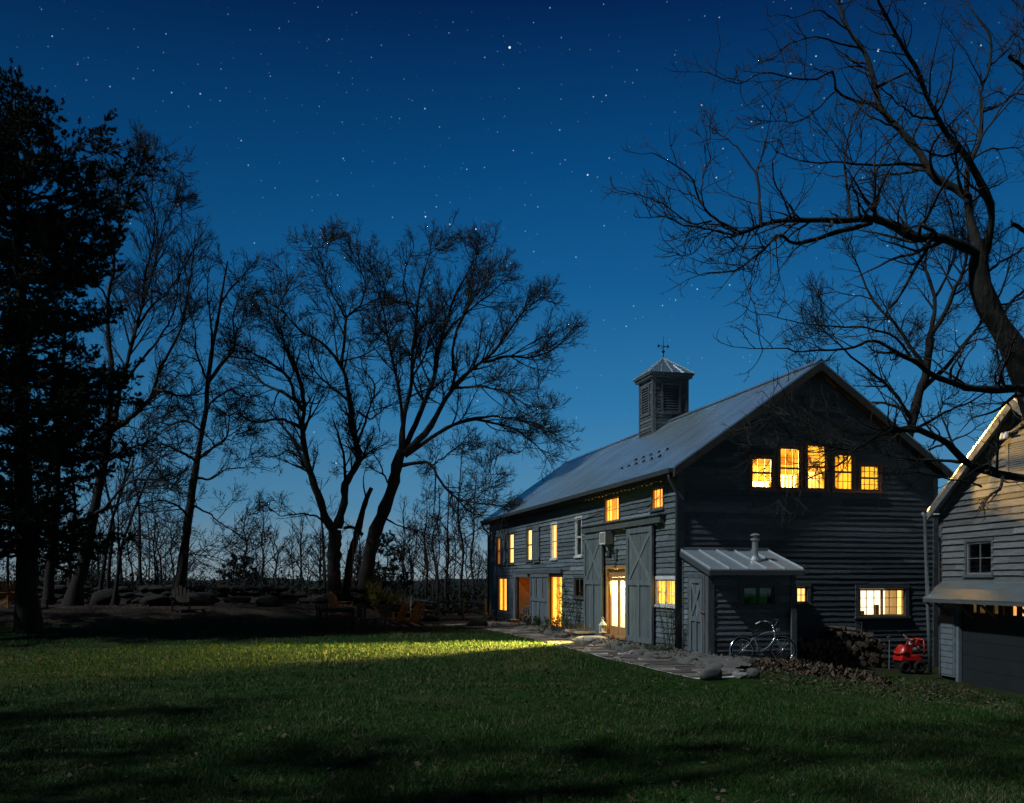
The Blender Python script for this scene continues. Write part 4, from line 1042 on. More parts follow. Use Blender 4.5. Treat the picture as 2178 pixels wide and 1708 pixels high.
# ------------------------------------------------------------------ bicycle
bx, bd = (1581-CX)/F*22.25, 22.25
bike = empty('bicycle', (bx, bd, gzf(bx+.5,bd+.1)+.01), RZ, 'silver cruiser bicycle with chrome fenders parked against the shed', 'bicycle')
bike.rotation_euler = (math.radians(-7), 0, RZ)
WR = .315; WB = 1.06
def wheel(x, yaw=0):
    mb = MB(); mb.torus((0,0,0),(0,1,0), WR-.02, .022, 36, 6); w = mb.build('wheel', M['rubber'], bike, smooth=True); w.location = (x,0,WR); w.rotation_euler = (0,0,yaw)
    mb = MB(); mb.torus((0,0,0),(0,1,0), WR-.048, .011, 36, 5); mb.tube([(0,-.05,0),(0,.05,0)], .025, 8); mb.build('rim', M['chrome'], w, smooth=True)
    mb = MB()
    for i in range(20):
        a = 2*PI*i/20; mb.tube([(.02*math.cos(a+1.2),.03*(-1)**i,.02*math.sin(a+1.2)), ((WR-.05)*math.cos(a),0,(WR-.05)*math.sin(a))], .0022, 3, caps=False)
    mb.build('spokes', M['iron'], w)
wheel(0); wheel(WB, math.radians(-16))
hub = (0,0,WR); bb = (.43,0,.29); st = (.30,0,.68); hd0 = (.88,0,.60); hd1 = (.85,0,.80)
mb = MB()
def curve(p, q, bulge, n=10):
    p = Vector(p); q = Vector(q); return [p.lerp(q, i/n)+Vector(bulge)*math.sin(PI*i/n) for i in range(n+1)]
mb.tube([bb, st], .017, 8); mb.tube([hd0, hd1], .022, 8)
mb.tube(curve((.33,0,.60),(.86,0,.74),(0,0,.05)), .019, 8); mb.tube(curve(bb,(.88,0,.63),(.04,0,-.06)), .021, 8)
for s in (-.05,.05):
    mb.tube([(0,s,WR),(.4,s*.6,.29)], .010, 6); mb.tube([(0,s,WR),(.31,s*.5,.62)], .009, 6)
mb.build('frame', M['bikeframe'], bike, smooth=True)
mb = MB()
mb.tube([hd0,(.90,0,.55)], .02, 8)
for s in (-.05,.05): mb.tube([(.905,s,.56),(.95,s,.48),(WB,s,WR)], [.014,.014,.009], 6)
mb.tube([(.905,-.05,.56),(.905,.05,.56)], .014, 6); mb.build('fork', M['chrome'], bike, smooth=True)
def fender(cx, a0, a1, nm):
    mb = MB(); n = 18; vs = []; R = WR+.022
    for i in range(n+1):
        a = a0+(a1-a0)*i/n
        for (dy, dr) in ((-.034,-.014),(-.018,.006),(.018,.006),(.034,-.014)): vs.append((cx+(R+dr)*math.cos(a), dy, WR+(R+dr)*math.sin(a)))
    mb.add(vs, [(4*i+k,4*i+k+1,4*i+5+k,4*i+4+k) for i in range(n) for k in range(3)])
    return mb.build(nm, M['chrome'], bike, smooth=True)
fender(0, math.radians(45), math.radians(195), 'fender'); fender(WB, math.radians(12), math.radians(115), 'fender')
mb = MB(); mb.tube([(.30,0,.66),(.29,0,.76)], .013, 6)
vs = []
for i in range(9):
    t = i/8; x = .16+.27*t; w = .10*(1-t)**.7+.02; z = .80-.03*math.sin(t*PI)+.01*t
    vs += [(x,-w,z-.02),(x,-w*.5,z+.015),(x,w*.5,z+.015),(x,w,z-.02)]
mb.add(vs, [(4*i+k,4*i+k+1,4*i+5+k,4*i+4+k) for i in range(8) for k in range(3)]); mb.add([(.16,-.1,.78),(.16,.1,.78),(.43,.02,.79),(.43,-.02,.79)], [(0,1,2,3)])
mb.build('saddle', M['leather'], bike, smooth=True)
mb = MB()
for s in (-1,1):
    mb.tube([(.84,0,.86),(.86,s*.10,.94),(.84,s*.24,1.02),(.72,s*.31,1.03),(.60,s*.33,.98)], .0115, 6)
mb.tube([(.85,0,.79),(.84,0,.87)], .014, 6); mb.build('handlebar', M['chrome'], bike, smooth=True)
for s in (-1,1):
    mb = MB(); mb.tube([(.68,s*.32,1.015),(.57,s*.335,.965)], .017, 8); mb.build('grip', M['white'] if s > 0 else M['rubber'], bike, smooth=True)
mb = MB(); mb.lathe([(.02,-.05),(.045,-.03),(.055,.02),(.05,.03)], (0,0,0), 12); hl = mb.build('headlight', M['chrome'], bike, smooth=True); hl.location = (.95,0,.80); hl.rotation_euler = (0, PI/2, 0)
mb = MB()
for s in (-.055,.055): mb.tube([(-.20,s,WR+.40),(.26,s,WR+.36)], .007, 5); mb.tube([(0,s,WR),(-.06,s,WR+.39)], .006, 5)
for x in (-.20,-.05,.1,.24): mb.tube([(x,-.055,WR+.39),(x,.055,WR+.39)], .006, 5)
mb.build('rack', M['chrome'], bike)
mb = MB(); mb.torus((.43,-.03,.29),(0,1,0), .085, .007, 20, 5)
for s in (-1,1): mb.tube([(.43,s*.04,.29),(.43+s*.12,s*.06,.29-s*.08)], .008, 5); mb.box(.43+s*.12-.04,.43+s*.12+.04,s*.10-.03,s*.10+.03,.29-s*.08-.01,.29-s*.08+.01)
mb.build('crank', M['chrome'], bike)

# ------------------------------------------------------------------ logs
def log_mesh(rs, kind):
    mb = MB(); n = 10; L_ = rs.uniform(.40,.50); r = rs.uniform(.062,.092)
    if kind == 'round':
        ang = [2*PI*i/n for i in range(n)]; rr = [r*rs.uniform(.88,1.1) for _ in ang]; pr = [(rr[i]*math.cos(a), rr[i]*math.sin(a)) for i, a in enumerate(ang)]
    else:
        sp = rs.uniform(1.4,2.6); pr = [(0,0)]+[(r*1.25*math.cos(a), r*1.25*math.sin(a)) for a in np.linspace(-sp/2, sp/2, 6)]
        cxm = sum(p[0] for p in pr)/len(pr); pr = [(p[0]-cxm, p[1]) for p in pr]
    k = len(pr)
    v = [(p[0]*1.0, 0, p[1]*1.0) for p in pr]+[(p[0]*rs.uniform(.93,1.03)+.01, L_, p[1]*rs.uniform(.93,1.03)) for p in pr]
    mb.m = 1; mb.add(v, [(i, (i+1)%k, k+(i+1)%k, k+i) for i in range(k)])
    mb.m = 0; mb.add([(p[0]*.985,-.001,p[1]*.985) for p in pr], [tuple(range(k))]); mb.add([(v[k+i][0],L_+.001,v[k+i][2]) for i in range(k)], [tuple(range(k-1,-1,-1))])
    return mb
rs = random.Random(77)
protos = []
for i in range(12):
    o = log_mesh(rs, 'round' if i < 6 else 'split').build('log', [M['logend'], M['logbark']]); o.rotation_mode = 'XYZ'; protos.append(o)
used = [False]*len(protos)
def put_log(i, loc, roll, yaw, label, group):
    if not used[i]: o = protos[i]; used[i] = True
    else:
        o = protos[i].copy(); COL.objects.link(o)
    o.rotation_euler = (0, 0, 0)
    o.matrix_world = Matrix.Translation(loc) @ Matrix.Rotation(yaw, 4, 'Z') @ Matrix.Rotation(roll, 4, 'Y')
    tag(o, label, 'log', group)
x0 = GW(1697,1400,-.65)[0]; x1 = GW(1888,1400,-.65)[0]; rowh = .128
for r in range(8):
    x = x0+.08+(r%2)*.08+max(0,(r-4))*.12; xe = x1-.05-max(0,r-4)*.12
    while x < xe:
        wx, wy, _ = bw(x, -.62); gzb = gzf(*bw(x,-.5)[:2])
        f = (x-x0)/(x1-x0)
        top = .62 if f < .42 else (.98 if f < .72 else .98-.75*(f-.72))
        z = gzb+.08+r*rowh
        if r*rowh+.08 < top+rs.uniform(-.03,.05):
            i = rs.randrange(12) if r < 5 else rs.randrange(6,12)
            top_ = r*rowh+.08+rowh > top
            put_log(i, (wx, wy+rs.uniform(-.06,.04), z+rs.uniform(-.01,.012)), rs.uniform(0,6.28), RZ+rs.uniform(-.08,.08)+(rs.uniform(-.5,.5) if top_ else 0),
                    'split firewood log in the stack under the wide lit gable window', 'firewood stacked against the gable')
        x += rs.uniform(.135,.175)
# logs in the alcove
ya, yb2 = ALC[0]+.08, ALC[1]-.08; yy = ya
rs2 = random.Random(5)
r = 0
while r < 6:
    y = ya+(r%2)*.06
    while y < yb2:
        if rs2.random() < .92 - .06*r:
            wx, wy, _ = bw(.12+rs2.uniform(-.03,.05), y)
            put_log(rs2.randrange(12), (wx, wy, .11+r*.125), rs2.uniform(0,6.28), RZ-PI/2+rs2.uniform(-.15,.15), 'firewood log piled inside the amber alcove of the barn', 'firewood in the barn alcove')
        y += rs2.uniform(.14,.18)
    r += 1
# hand truck on the woodpile, thin stake
hx, hz = GW(1836,1324,-.35); hx2, hz0 = GW(1836,1372,-.35)
ht = empty('hand_truck', bw(hx, -.13, hz0-.35), RZ, 'small black hand truck standing behind the woodpile', 'hand truck')
mb = MB()
for s in (-.095,.095): mb.tube([(s,0,0),(s,-.02,hz-hz0+.35)], .013, 6)
for z in (.38,.55,.66,.82,hz-hz0+.34): mb.tube([(-.095,-.01,z),(.095,-.01,z)], .011, 6)
mb.build('frame', M['gutter'], ht)
mb = MB()
for s in (-.13,.13): mb.torus((s,.0,.10),(1,0,0),.08,.025,16,6)
mb.build('wheel', M['rubber'], ht)
skx, skz1 = GW(1891,1343,-.9)
sk = empty('metal_stake', bw(skx,-.9,gzf(*bw(skx,-.9)[:2])), RZ, 'thin metal stake standing between woodpile and red machine', 'stake')
mb = MB(); mb.tube([(0,0,-.1),(.01,0,skz1+.32)], .012, 6); mb.box(-.05,.02,-.02,.02,skz1+.30,skz1+.325); mb.build('rod', M['iron'], sk)

# ------------------------------------------------------------------ red garden machine
mx, md = (1931-CX)/F*24.0, 24.0
mz = gzf(mx, md)
rm = empty('snow_blower', (mx, md, mz), RZ-.05, 'red snow blower with rounded hood beside the woodpile', 'snow blower'); rm.scale = (.9,.9,.9)
def zr(px, py): return ((px-1931)/83.3, H-mz+(HY-py)/83.3)
bmh = bmesh.new(); bmesh.ops.create_uvsphere(bmh, u_segments=20, v_segments=12, radius=1)
for v in bmh.verts:
    x, y, z = v.co
    v.co = (-.22+x*.17+(.05 if z > 0 else -.02)*x*0-.05*z*(x < 0)*-1*.4, y*.24, .62+(z*.20 if z > 0 else z*.12)-.10*max(0,-x)*(1 if z > 0 else .2))
me = bpy.data.meshes.new('hood'); bmh.to_mesh(me); bmh.free(); me.materials.append(M['redpaint']); me.polygons.foreach_set('use_smooth', [True]*len(me.polygons)); link('hood', me, rm)
mb = MB()
mb.hexa([(-.36,-.22,.36),(.30,-.22,.34),(.30,.22,.34),(-.36,.22,.36),(-.32,-.2,.52),(.34,-.2,.52),(.34,.2,.52),(-.32,.2,.52)]); mb.build('body', M['redpaint'], rm, bevel=.03)
# auger housing: back plate and two raised cheeks
def plate(poly, y0, y1):
    mb = MB(); k = len(poly)
    mb.add([(x,y0,z) for x,z in poly]+[(x,y1,z) for x,z in poly], [tuple(range(k)), tuple(range(2*k-1,k-1,-1))]+[(i,k+i,k+(i+1)%k,(i+1)%k) for i in range(k)])
    return mb
pl = [(-.06,.45),(-.06,.80),(0.0,.90),(.04,.97),(.08,.98),(.12,.92),(.14,.865),(.25,.855),(.30,.93),(.345,.965),(.385,.95),(.40,.88),(.395,.55),(.385,.50),(.36,.52),(.345,.72),(.15,.66),(.13,.48)]
plate(pl, .02, .05).build('auger_housing', M['redpaint'], rm, bevel=.008)
mb = MB(); mb.tube([(.365,-.18,.955),(.365,.2,.955)], .03, 10); mb.tube([(.06,-.16,.955),(.06,.2,.955)], .03, 10); mb.tube([(.37,-.18,.95),(.385,-.19,.70),(.38,-.19,.52)], .02, 8); mb.build('guard', M['redpaint'], rm, smooth=True)
mb = MB(); mb.bar((.14,-.02,.70),(.32,-.02,.72),.06,.05); mb.bar((.02,-.04,.86),(.09,-.04,.86),.05,.09); mb.build('bracket', M['white'], rm)
b0 = zr(1889,1330); b1 = zr(1899,1337); b2 = zr(1921,1353); b3 = zr(1942,1371)
mb = MB(); mb.tube([(b1[0],-.30,b1[1]),(b2[0],-.28,b2[1]),(b3[0],-.26,b3[1])], .021, 8); hdl = mb.build('handle', M['iron'], rm, smooth=True)
mb = MB(); mb.tube([(b0[0],-.30,b0[1]),(b1[0],-.30,b1[1])], .026, 8); mb.build('grip', M['rubber'], hdl, smooth=True)
for x in (-.22,.22):
    mb = MB(); mb.torus((x,-.22,.19),(0,1,0),.13,.06,24,8); mb.lathe([(.07,-.04),(.07,.04)], (0,0,0), 12); mb.build('wheel', M['rubber'], rm, smooth=True)
mb = MB(); mb.box(-.3,.3,-.15,.2,.12,.36); mb.build('chassis', M['black'], rm)

# ------------------------------------------------------------------ flagstone path, bed, rocks
PC = [(-2.6,40.0),(-1.28,37.1),(.19,33.9),(1.35,29.5),(2.18,25.5),(2.85,22.7),(3.4,20.5),(3.80,18.9),(4.02,18.2)]
def crom(pts, n):
    pts = [np.array(p, float) for p in pts]; out = []
    K = len(pts)-1
    for i in range(n):
        u = K*i/(n-1); k = min(int(u), K-1); t = u-k
        p0 = pts[max(k-1,0)]; p1 = pts[k]; p2 = pts[k+1]; p3 = pts[min(k+2,K)]
        out.append(.5*((2*p1)+(-p0+p2)*t+(2*p0-5*p1+4*p2-p3)*t*t+(-p0+3*p1-3*p2+p3)*t**3))
    return np.array(out)
PCs = crom(PC, 160)
tn = np.gradient(PCs, axis=0); tn /= np.linalg.norm(tn, axis=1)[:,None]; nr = np.stack([-tn[:,1], tn[:,0]], 1)   # nr points right-ish of travel
nr *= np.sign((nr @ np.array([.9705,.2412])))[:,None]
arc = np.concatenate([[0], np.cumsum(np.linalg.norm(np.diff(PCs, axis=0), axis=1))])
HWd = .54
mb = MB(); vs = []
for i in range(160):
    for k in range(5):
        p = PCs[i]+nr[i]*(-HWd*.93+1.93*HWd*k/4); vs.append((p[0], p[1], gzf(*p)+.012))
mb.add(vs, [(5*i+k,5*i+k+1,5*i+6+k,5*i+5+k) for i in range(159) for k in range(4)])
mb.m = 1
rs = random.Random(9); s_ = .05
def at(s, c):
    i = np.interp(s, arc, np.arange(160)); k = int(min(i, 158)); f = i-k
    p = PCs[k]*(1-f)+PCs[k+1]*f; n_ = nr[k]; q = p+n_*c; return q
prev = None; ROW = []
while s_ < arc[-1]-.4:
    ln = rs.uniform(.30,.85); ncol = rs.choice((1,2,2,3)); cs = [-HWd*.97]+sorted(rs.uniform(-.3,.3) for _ in range(ncol-1))+[HWd*.97]
    for j in range(len(cs)-1):
        g = rs.uniform(.02,.045); c0, c1 = cs[j]+g, cs[j+1]-g; sa, sb = s_+g, s_+ln-g
        sk_ = rs.uniform(-.08,.08)
        poly = [(sa+rs.uniform(0,.05)+sk_, c0), (sa+rs.uniform(0,.04), (c0+c1)/2), (sa+rs.uniform(0,.06)-sk_, c1), ((sa+sb)/2, c1-rs.uniform(0,.06)), (sb-rs.uniform(0,.06)-sk_, c1), (sb-rs.uniform(0,.04), (c0+c1)/2), (sb-rs.uniform(0,.06)+sk_, c0), ((sa+sb)/2, c0+rs.uniform(0,.06))]
        h = rs.uniform(.020,.050); tl = rs.uniform(-.012,.012)
        top = []; bot = []
        for k, (s, c) in enumerate(poly):
            q = at(s, c); z = gzf(*q); top.append((q[0],q[1],z+h+tl*(1 if k < 3 else -1))); bot.append((q[0],q[1],z+.004))
        n = len(poly); mb.add(top+bot, [tuple(range(n))]+[(k,(k+1)%n,n+(k+1)%n,n+k) for k in range(n)], rs.uniform(.45,1.45))
    s_ += ln
path = mb.build('path', [M['mortar'], M['flag']]); tag(path, 'flagstone path with pale joints curving along the barn', 'path', kind='structure')

def b_inv(x, y):
    dx, dy = x-BX, y-BY; return dx*.9705+dy*.2412, -.2412*dx+.9705*dy
# gravel bed between path and barn
vs = []; nb = 14; rows = [i for i in range(4, 150)]
for i in rows:
    e = PCs[i]+nr[i]*(HWd+.02); lx, ly = b_inv(*e)
    if ly > .2: xe = .02
    else: xe = 2.3*float(sm((.2-ly)/1.9)) if ly > -1.9 else max(lx+.15, 2.3-1.1*(-1.9-ly))
    ye = ly if not (-1.7 < ly < .2) else ly
    for k in range(nb+1):
        t = k/nb; q = bw(lx+(max(xe,lx+.1)-lx)*t, ye); hump = .05*math.sin(PI*min(t*1.3,1))+.06*t+.03*math.sin(q[0]*5.1)*math.sin(q[1]*4.3)+.015*math.sin(q[0]*17+q[1]*13)
        vs.append((q[0],q[1],gzf(q[0],q[1])+.02+max(0,hump)))
mb = MB(); w_ = nb+1
mb.add(vs, [(w_*i+k,w_*i+k+1,w_*(i+1)+k+1,w_*(i+1)+k) for i in range(len(rows)-1) for k in range(nb)])
bed = mb.build('gravel_bed', M['gravel'], smooth=True); tag(bed, 'grey gravel bed between the flagstone path and barn wall', 'gravel', kind='stuff')

# loose gravel stones and dead leaves as stuff
def scatter_quads(pts, smin, smax, zoff, rng, flat=.5):
    n = len(pts); c = pts.copy(); c[:,2] += zoff
    a = rng.uniform(0, 2*PI, n); s = rng.uniform(smin, smax, n); 
    u = np.stack([np.cos(a), np.sin(a), rng.normal(0,flat,n)], 1); v = np.stack([-np.sin(a), np.cos(a), rng.normal(0,flat,n)], 1)
    u *= s[:,None]; v *= (s*rng.uniform(.4,.8,n))[:,None]
    c[:,2] += np.abs(u[:,2])*.6+np.abs(v[:,2])*.6
    V = np.stack([c-u*.5-v*.25, c-v*.5+u*.1, c+u*.5, c+v*.5], 1).reshape(-1,3)
    return V, np.arange(4*n).reshape(n,4)

# rocks
def rock_mesh(seed, mt):
    bmr = bmesh.new(); bmesh.ops.create_icosphere(bmr, subdivisions=3, radius=1); r = random.Random(seed)
    ph = [[r.uniform(0,6.28) for _ in range(3)] for _ in range(5)]; fr = [[r.uniform(-3,3) for _ in range(3)] for _ in range(5)]
    cuts = [(Vector((r.gauss(0,1),r.gauss(0,1),r.gauss(0,1))).normalized(), r.uniform(.62,.9)) for _ in range(7)]
    for v in bmr.verts:
        p = v.co.copy(); d = 1
        for k in range(5): d += .07*math.sin(fr[k][0]*p.x+fr[k][1]*p.y+fr[k][2]*p.z+ph[k][0])
        p = p*d
        for n_, h in cuts:
            e = p.dot(n_)-h
            if e > 0: p = p-n_*e*.85
        v.co = p
    me = bpy.data.meshes.new('rock'); bmr.to_mesh(me); bmr.free(); me.materials.append(mt)
    me.polygons.foreach_set('use_smooth', [i % 7 != 0 for i in range(len(me.polygons))])
    return me
RM = [rock_mesh(i, M['rock']) for i in range(6)]+[rock_mesh(20+i, M['rockpale']) for i in range(3)]
def rock(loc, sc, mesh, label, group=None, cat='rock', rz=0):
    o = link('rock', mesh); o.location = loc; o.scale = sc; o.rotation_euler = (0,0,rz); tag(o, label, cat, group); return o
rs = random.Random(17)
def ground_pt(px, py):
    D = 1.95*F/(py-HY)
    for _ in range(8):
        x = (px-CX)/F*D; D = (H-gzf(x, D))*F/(py-HY)
    return (px-CX)/F*D, D
i = 10
while i < 134:
    e = PCs[i]+nr[i]*(HWd+rs.uniform(.05,.25)); sc = rs.uniform(.09,.20)
    rock((e[0],e[1],gzf(*e)+sc*.35), (sc*rs.uniform(.9,1.4), sc, sc*rs.uniform(.6,.85)), RM[rs.choice((0,1,2,3,4,5,5,6))], 'small fieldstone edging the gravel bed along the path', 'edging stones along the path', 'stone', rs.uniform(0,6))
    i += rs.choice((2,2,3,3,4))
x, D = ground_pt(1509,1446); rock((x,D,gzf(x,D)+.10), (.22,.18,.18), RM[2], 'largest boulder at the end of the flagstone path', None, 'boulder', .4)
for px, py, s, m_, lb in ((1549,1413,.105,6,'pale stone behind the big path boulder'),(1546+120*.2,1443,.10,7,None),(1568,1440,.11,8,None),(1580,1443,.115,7,None),(1603,1442,.17,0,'dark rounded rock at the edge of the leaf pile'),(1277,1372,.14,3,'grey rock standing before the glazed door steps')):
    x, D = ground_pt(px, py); rock((x,D,gzf(x,D)+s*.55), (s*.85,s*.7,s*.65), RM[m_], lb or 'pale rounded stone in the row beside the big boulder', None if lb else 'pale stones by the big boulder', 'stone', px)
# step slab and rough stone in front of the glazed door
x, D = ground_pt(1247,1357); st_ = empty('step_slab', (x+.25,D+.35,gzf(x,D)), RZ+.02, 'long pale stone slab step lit by the glazed door', 'step')
mb = MB(); mb.hexa([(-.85,-.85,.17),(1.12,-.9,.16),(1.18,.6,.17),(-.75,.8,.17),(-.83,-.83,.24),(1.10,-.88,.235),(1.16,.58,.24),(-.73,.78,.24)]); mb.build('slab', M['stepwood'], st_, bevel=.02)
mb = MB(); mb.hexa([(-.75,-.75,-.05),(1.0,-.75,-.05),(1.0,.5,-.05),(-.65,.65,-.05),(-.75,-.75,.168),(1.0,-.75,.158),(1.0,.5,.168),(-.65,.65,.168)]); mb.build('base', M['rock'], st_, bevel=.03)
x, D = ground_pt(1262,1367); rock((x,D,gzf(x,D)+.09), (.5,.42,.16), RM[7], 'broad rough pale rock below the slab step', None, 'rock', .3)
for px, py, s in ((1232,1371,.12),(1245,1374,.10),(1290,1373,.09),(1222,1366,.10)):
    x, D = ground_pt(px, py); rock((x,D,gzf(x,D)+s*.4), (s*1.2,s,s*.8), RM[rs.randrange(6)], 'small fieldstone at the foot of the slab step', 'stones at the foot of the step', 'stone', rs.uniform(0,6))
# lantern on the slab
ly_, lz_ = LW(1282,1346,-.45)
lx_, lyy, _ = bw(-.45, ly_)
ln = empty('lantern', (lx_, lyy, lz_+.0), RZ, 'cream metal lantern on the step beside the glazed door', 'lantern'); ln.scale = (.72,.72,.78)
mb = MB(); mb.box(-.13,.13,-.13,.13,0,.03); mb.build('base', M['lanternw'], ln)
mb = MB()
for a in (-.11,.11):
    for b in (-.11,.11): mb.box(a-.012,a+.012,b-.012,b+.012,.03,.30)
mb.build('post', M['lanternw'], ln)
mb = MB(); mb.lathe([(.19,.30),(.18,.32),(.09,.42),(.05,.45),(.05,.49),(.02,.51)], (0,0,0), 4); mb.build('lantern_roof', M['lanternw'], ln)
mb = MB(); mb.torus((0,0,.56),(0,1,0),.055,.012,14,6); mb.build('handle', M['lanternw'], ln)
mb = MB(); mb.lathe([(.045,.03),(.045,.17),(.02,.18)], (0,0,0), 10); mb.build('candle', M['lanternw'], ln)
# two terracotta pots by the alcove
for k in range(2):
    y, _ = LW(1092+7*k, 1333, -.55); q = bw(-.55, y)
    p = empty('flower_pot', (q[0],q[1],gzf(q[0],q[1])+.05), 0, 'small terracotta pot on the bed before the log alcove', 'pot', 'terracotta pots by the alcove')
    mb = MB(); mb.lathe([(.06,0),(.085,.15),(.10,.15),(.10,.19),(.085,.19),(.08,.16)], (0,0,0), 14); mb.build('pot', M['terracotta'], p, smooth=True)
#@@PART4
# ------------------------------------------------------------------ tree machinery (vectorised)
def unit(a): return a/np.maximum(np.linalg.norm(a, axis=-1, keepdims=True), 1e-9)
def tubes(pts, rad, S):
    N, K, _ = pts.shape
    t = unit(np.gradient(pts, axis=1)) if K > 1 else pts
    ref = np.tile(np.array([.31,.17,.93]), (N,1)); bad = np.abs((t[:,0]*ref).sum(-1)) > .9; ref[bad] = [1,.1,0]
    u = unit(np.cross(t, ref[:,None,:])); v = np.cross(t, u)
    a = 2*PI*np.arange(S)/S
    ring = pts[:,:,None,:]+rad[:,:,None,None]*(np.cos(a)[None,None,:,None]*u[:,:,None,:]+np.sin(a)[None,None,:,None]*v[:,:,None,:])
    V = ring.reshape(-1,3); idx = np.arange(N*K*S).reshape(N,K,S); nx = np.roll(idx, -1, axis=2)
    Q = np.stack([idx[:,:-1], nx[:,:-1], nx[:,1:], idx[:,1:]], -1).reshape(-1,4)
    return V, Q
def grow(start, d, L_, K, jit, up, rng):
    N = len(start); pts = np.empty((N,K,3)); pts[:,0] = start; d = unit(d); step = (L_/(K-1))[:,None]
    for k in range(1, K):
        d = unit(d+rng.normal(0, jit, (N,3))+np.array([0,0,1.0])*np.asarray(up).reshape(-1,1))
        pts[:,k] = pts[:,k-1]+d*step
    return pts
def sample(pts, rad, idx, t):
    K = pts.shape[1]; s = np.clip(t*(K-1), 0, K-1.0001); i = s.astype(int); f = (s-i)[:,None]
    p = pts[idx,i]*(1-f)+pts[idx,i+1]*f; d = unit(pts[idx,i+1]-pts[idx,i]); r = rad[idx,i]*(1-f[:,0])+rad[idx,i+1]*f[:,0]
    return p, d, r
def rot_dir(d, ang, rng, flat=0.0):
    N = len(d); r = rng.normal(0,1,(N,3)); r[:,2] *= (1-flat)
    s = unit(r-d*(r*d).sum(-1,keepdims=True))
    return d*np.cos(ang)[:,None]+s*np.sin(ang)[:,None]
def lens(p): return np.linalg.norm(np.diff(p, axis=1), axis=-1).sum(1)
def cat_mesh(parts):
    V = []; Q = []; b = 0
    for v, q in parts: V.append(v); Q.append(q+b); b += len(v)
    return np.concatenate(V), np.concatenate(Q)
def crown(L0, R0, levels, rng, tip_ext=True):
    """L0 list of (K,3) limbs -> list of (V,Q) for the branch levels, and last level points"""
    pts, rad = L0, R0; out = []; allp = []
    for lv in levels:
        ln = lens(pts); n = np.maximum(1, rng.poisson(np.maximum(.3, ln*lv['dens']))); idx = np.repeat(np.arange(len(pts)), n)
        t = rng.uniform(0, 1, len(idx))**lv.get('pw', .75); t = lv.get('t0', .25)+(1-lv.get('t0', .25))*t
        p, d, r = sample(pts, rad, idx, t)
        ang = np.radians(rng.uniform(*lv['ang'], len(idx)))
        dn = rot_dir(d, ang, rng, lv.get('flat', 0))
        L_ = np.minimum(ln[idx]*lv.get('rel', .55), lv['len'][1])*rng.uniform(.45, 1.1, len(idx))*(1.24-.92*t); L_ = np.maximum(L_, lv['len'][0])
        if tip_ext:   # extension of every tip
            ti = np.arange(len(pts)); pe, de, re = sample(pts, rad, ti, np.full(len(pts), .999))
            p = np.concatenate([p, pe]); dn = np.concatenate([dn, rot_dir(de, np.radians(rng.uniform(2,18,len(ti))), rng)]); r = np.concatenate([r, re/.6])
            L_ = np.concatenate([L_, np.minimum(ln*.14, lv['len'][1]*.35)+.05])
        q = grow(p, dn, L_, lv['K'], lv['jit'], lv['up'], rng)
        r0 = np.minimum(r*lv.get('rr', .6), L_*.022+lv['rmin']); r0 = np.maximum(r0, lv['rmin'])
        tt = np.linspace(0, 1, lv['K'])[None,:]
        rd = np.maximum(r0[:,None]*(1-.75*tt), lv['rmin']*.7)
        out.append(tubes(q, rd, lv['S'])); pts, rad = q, rd; allp.append(q)
    return out, allp
def limb_arrays(limbs, K=22):
    L = []; R = []
    for pts, r0, r1 in limbs:
        c = crom(pts, K*4); s = np.concatenate([[0], np.cumsum(np.linalg.norm(np.diff(c,axis=0),axis=1))])
        u = np.linspace(0, s[-1], K); c = np.stack([np.interp(u, s, c[:,k]) for k in range(3)], 1)
        L.append(c); R.append(r0+(r1-r0)*np.linspace(0,1,K)**.8)
    return np.array(L), np.array(R)
def wobble(L, R, rng, amt):
    K = L.shape[1]
    w = np.cumsum(rng.normal(0, 1, L.shape), axis=1); w -= w[:, :1]; w -= np.linspace(0,1,K)[None,:,None]*w[:,-1:]
    return L+w*amt*np.minimum(1, R[:,:,None]*0+1)/math.sqrt(K)
def leaf_bits(P_, n, size, rng):
    p = P_.reshape(-1,3); p = p[rng.integers(0, len(p), n)]+rng.normal(0, size*.6, (n,3))
    u = unit(rng.normal(0,1,(n,3)))*size*rng.uniform(.5,1.2,(n,1)); v = unit(np.cross(u, rng.normal(0,1,(n,3))))*np.linalg.norm(u,axis=1,keepdims=True)*.45
    V = np.stack([p, p+u*.5+v, p+u, p+u*.5-v], 1).reshape(-1,3)
    return V, np.arange(4*n).reshape(n,4)
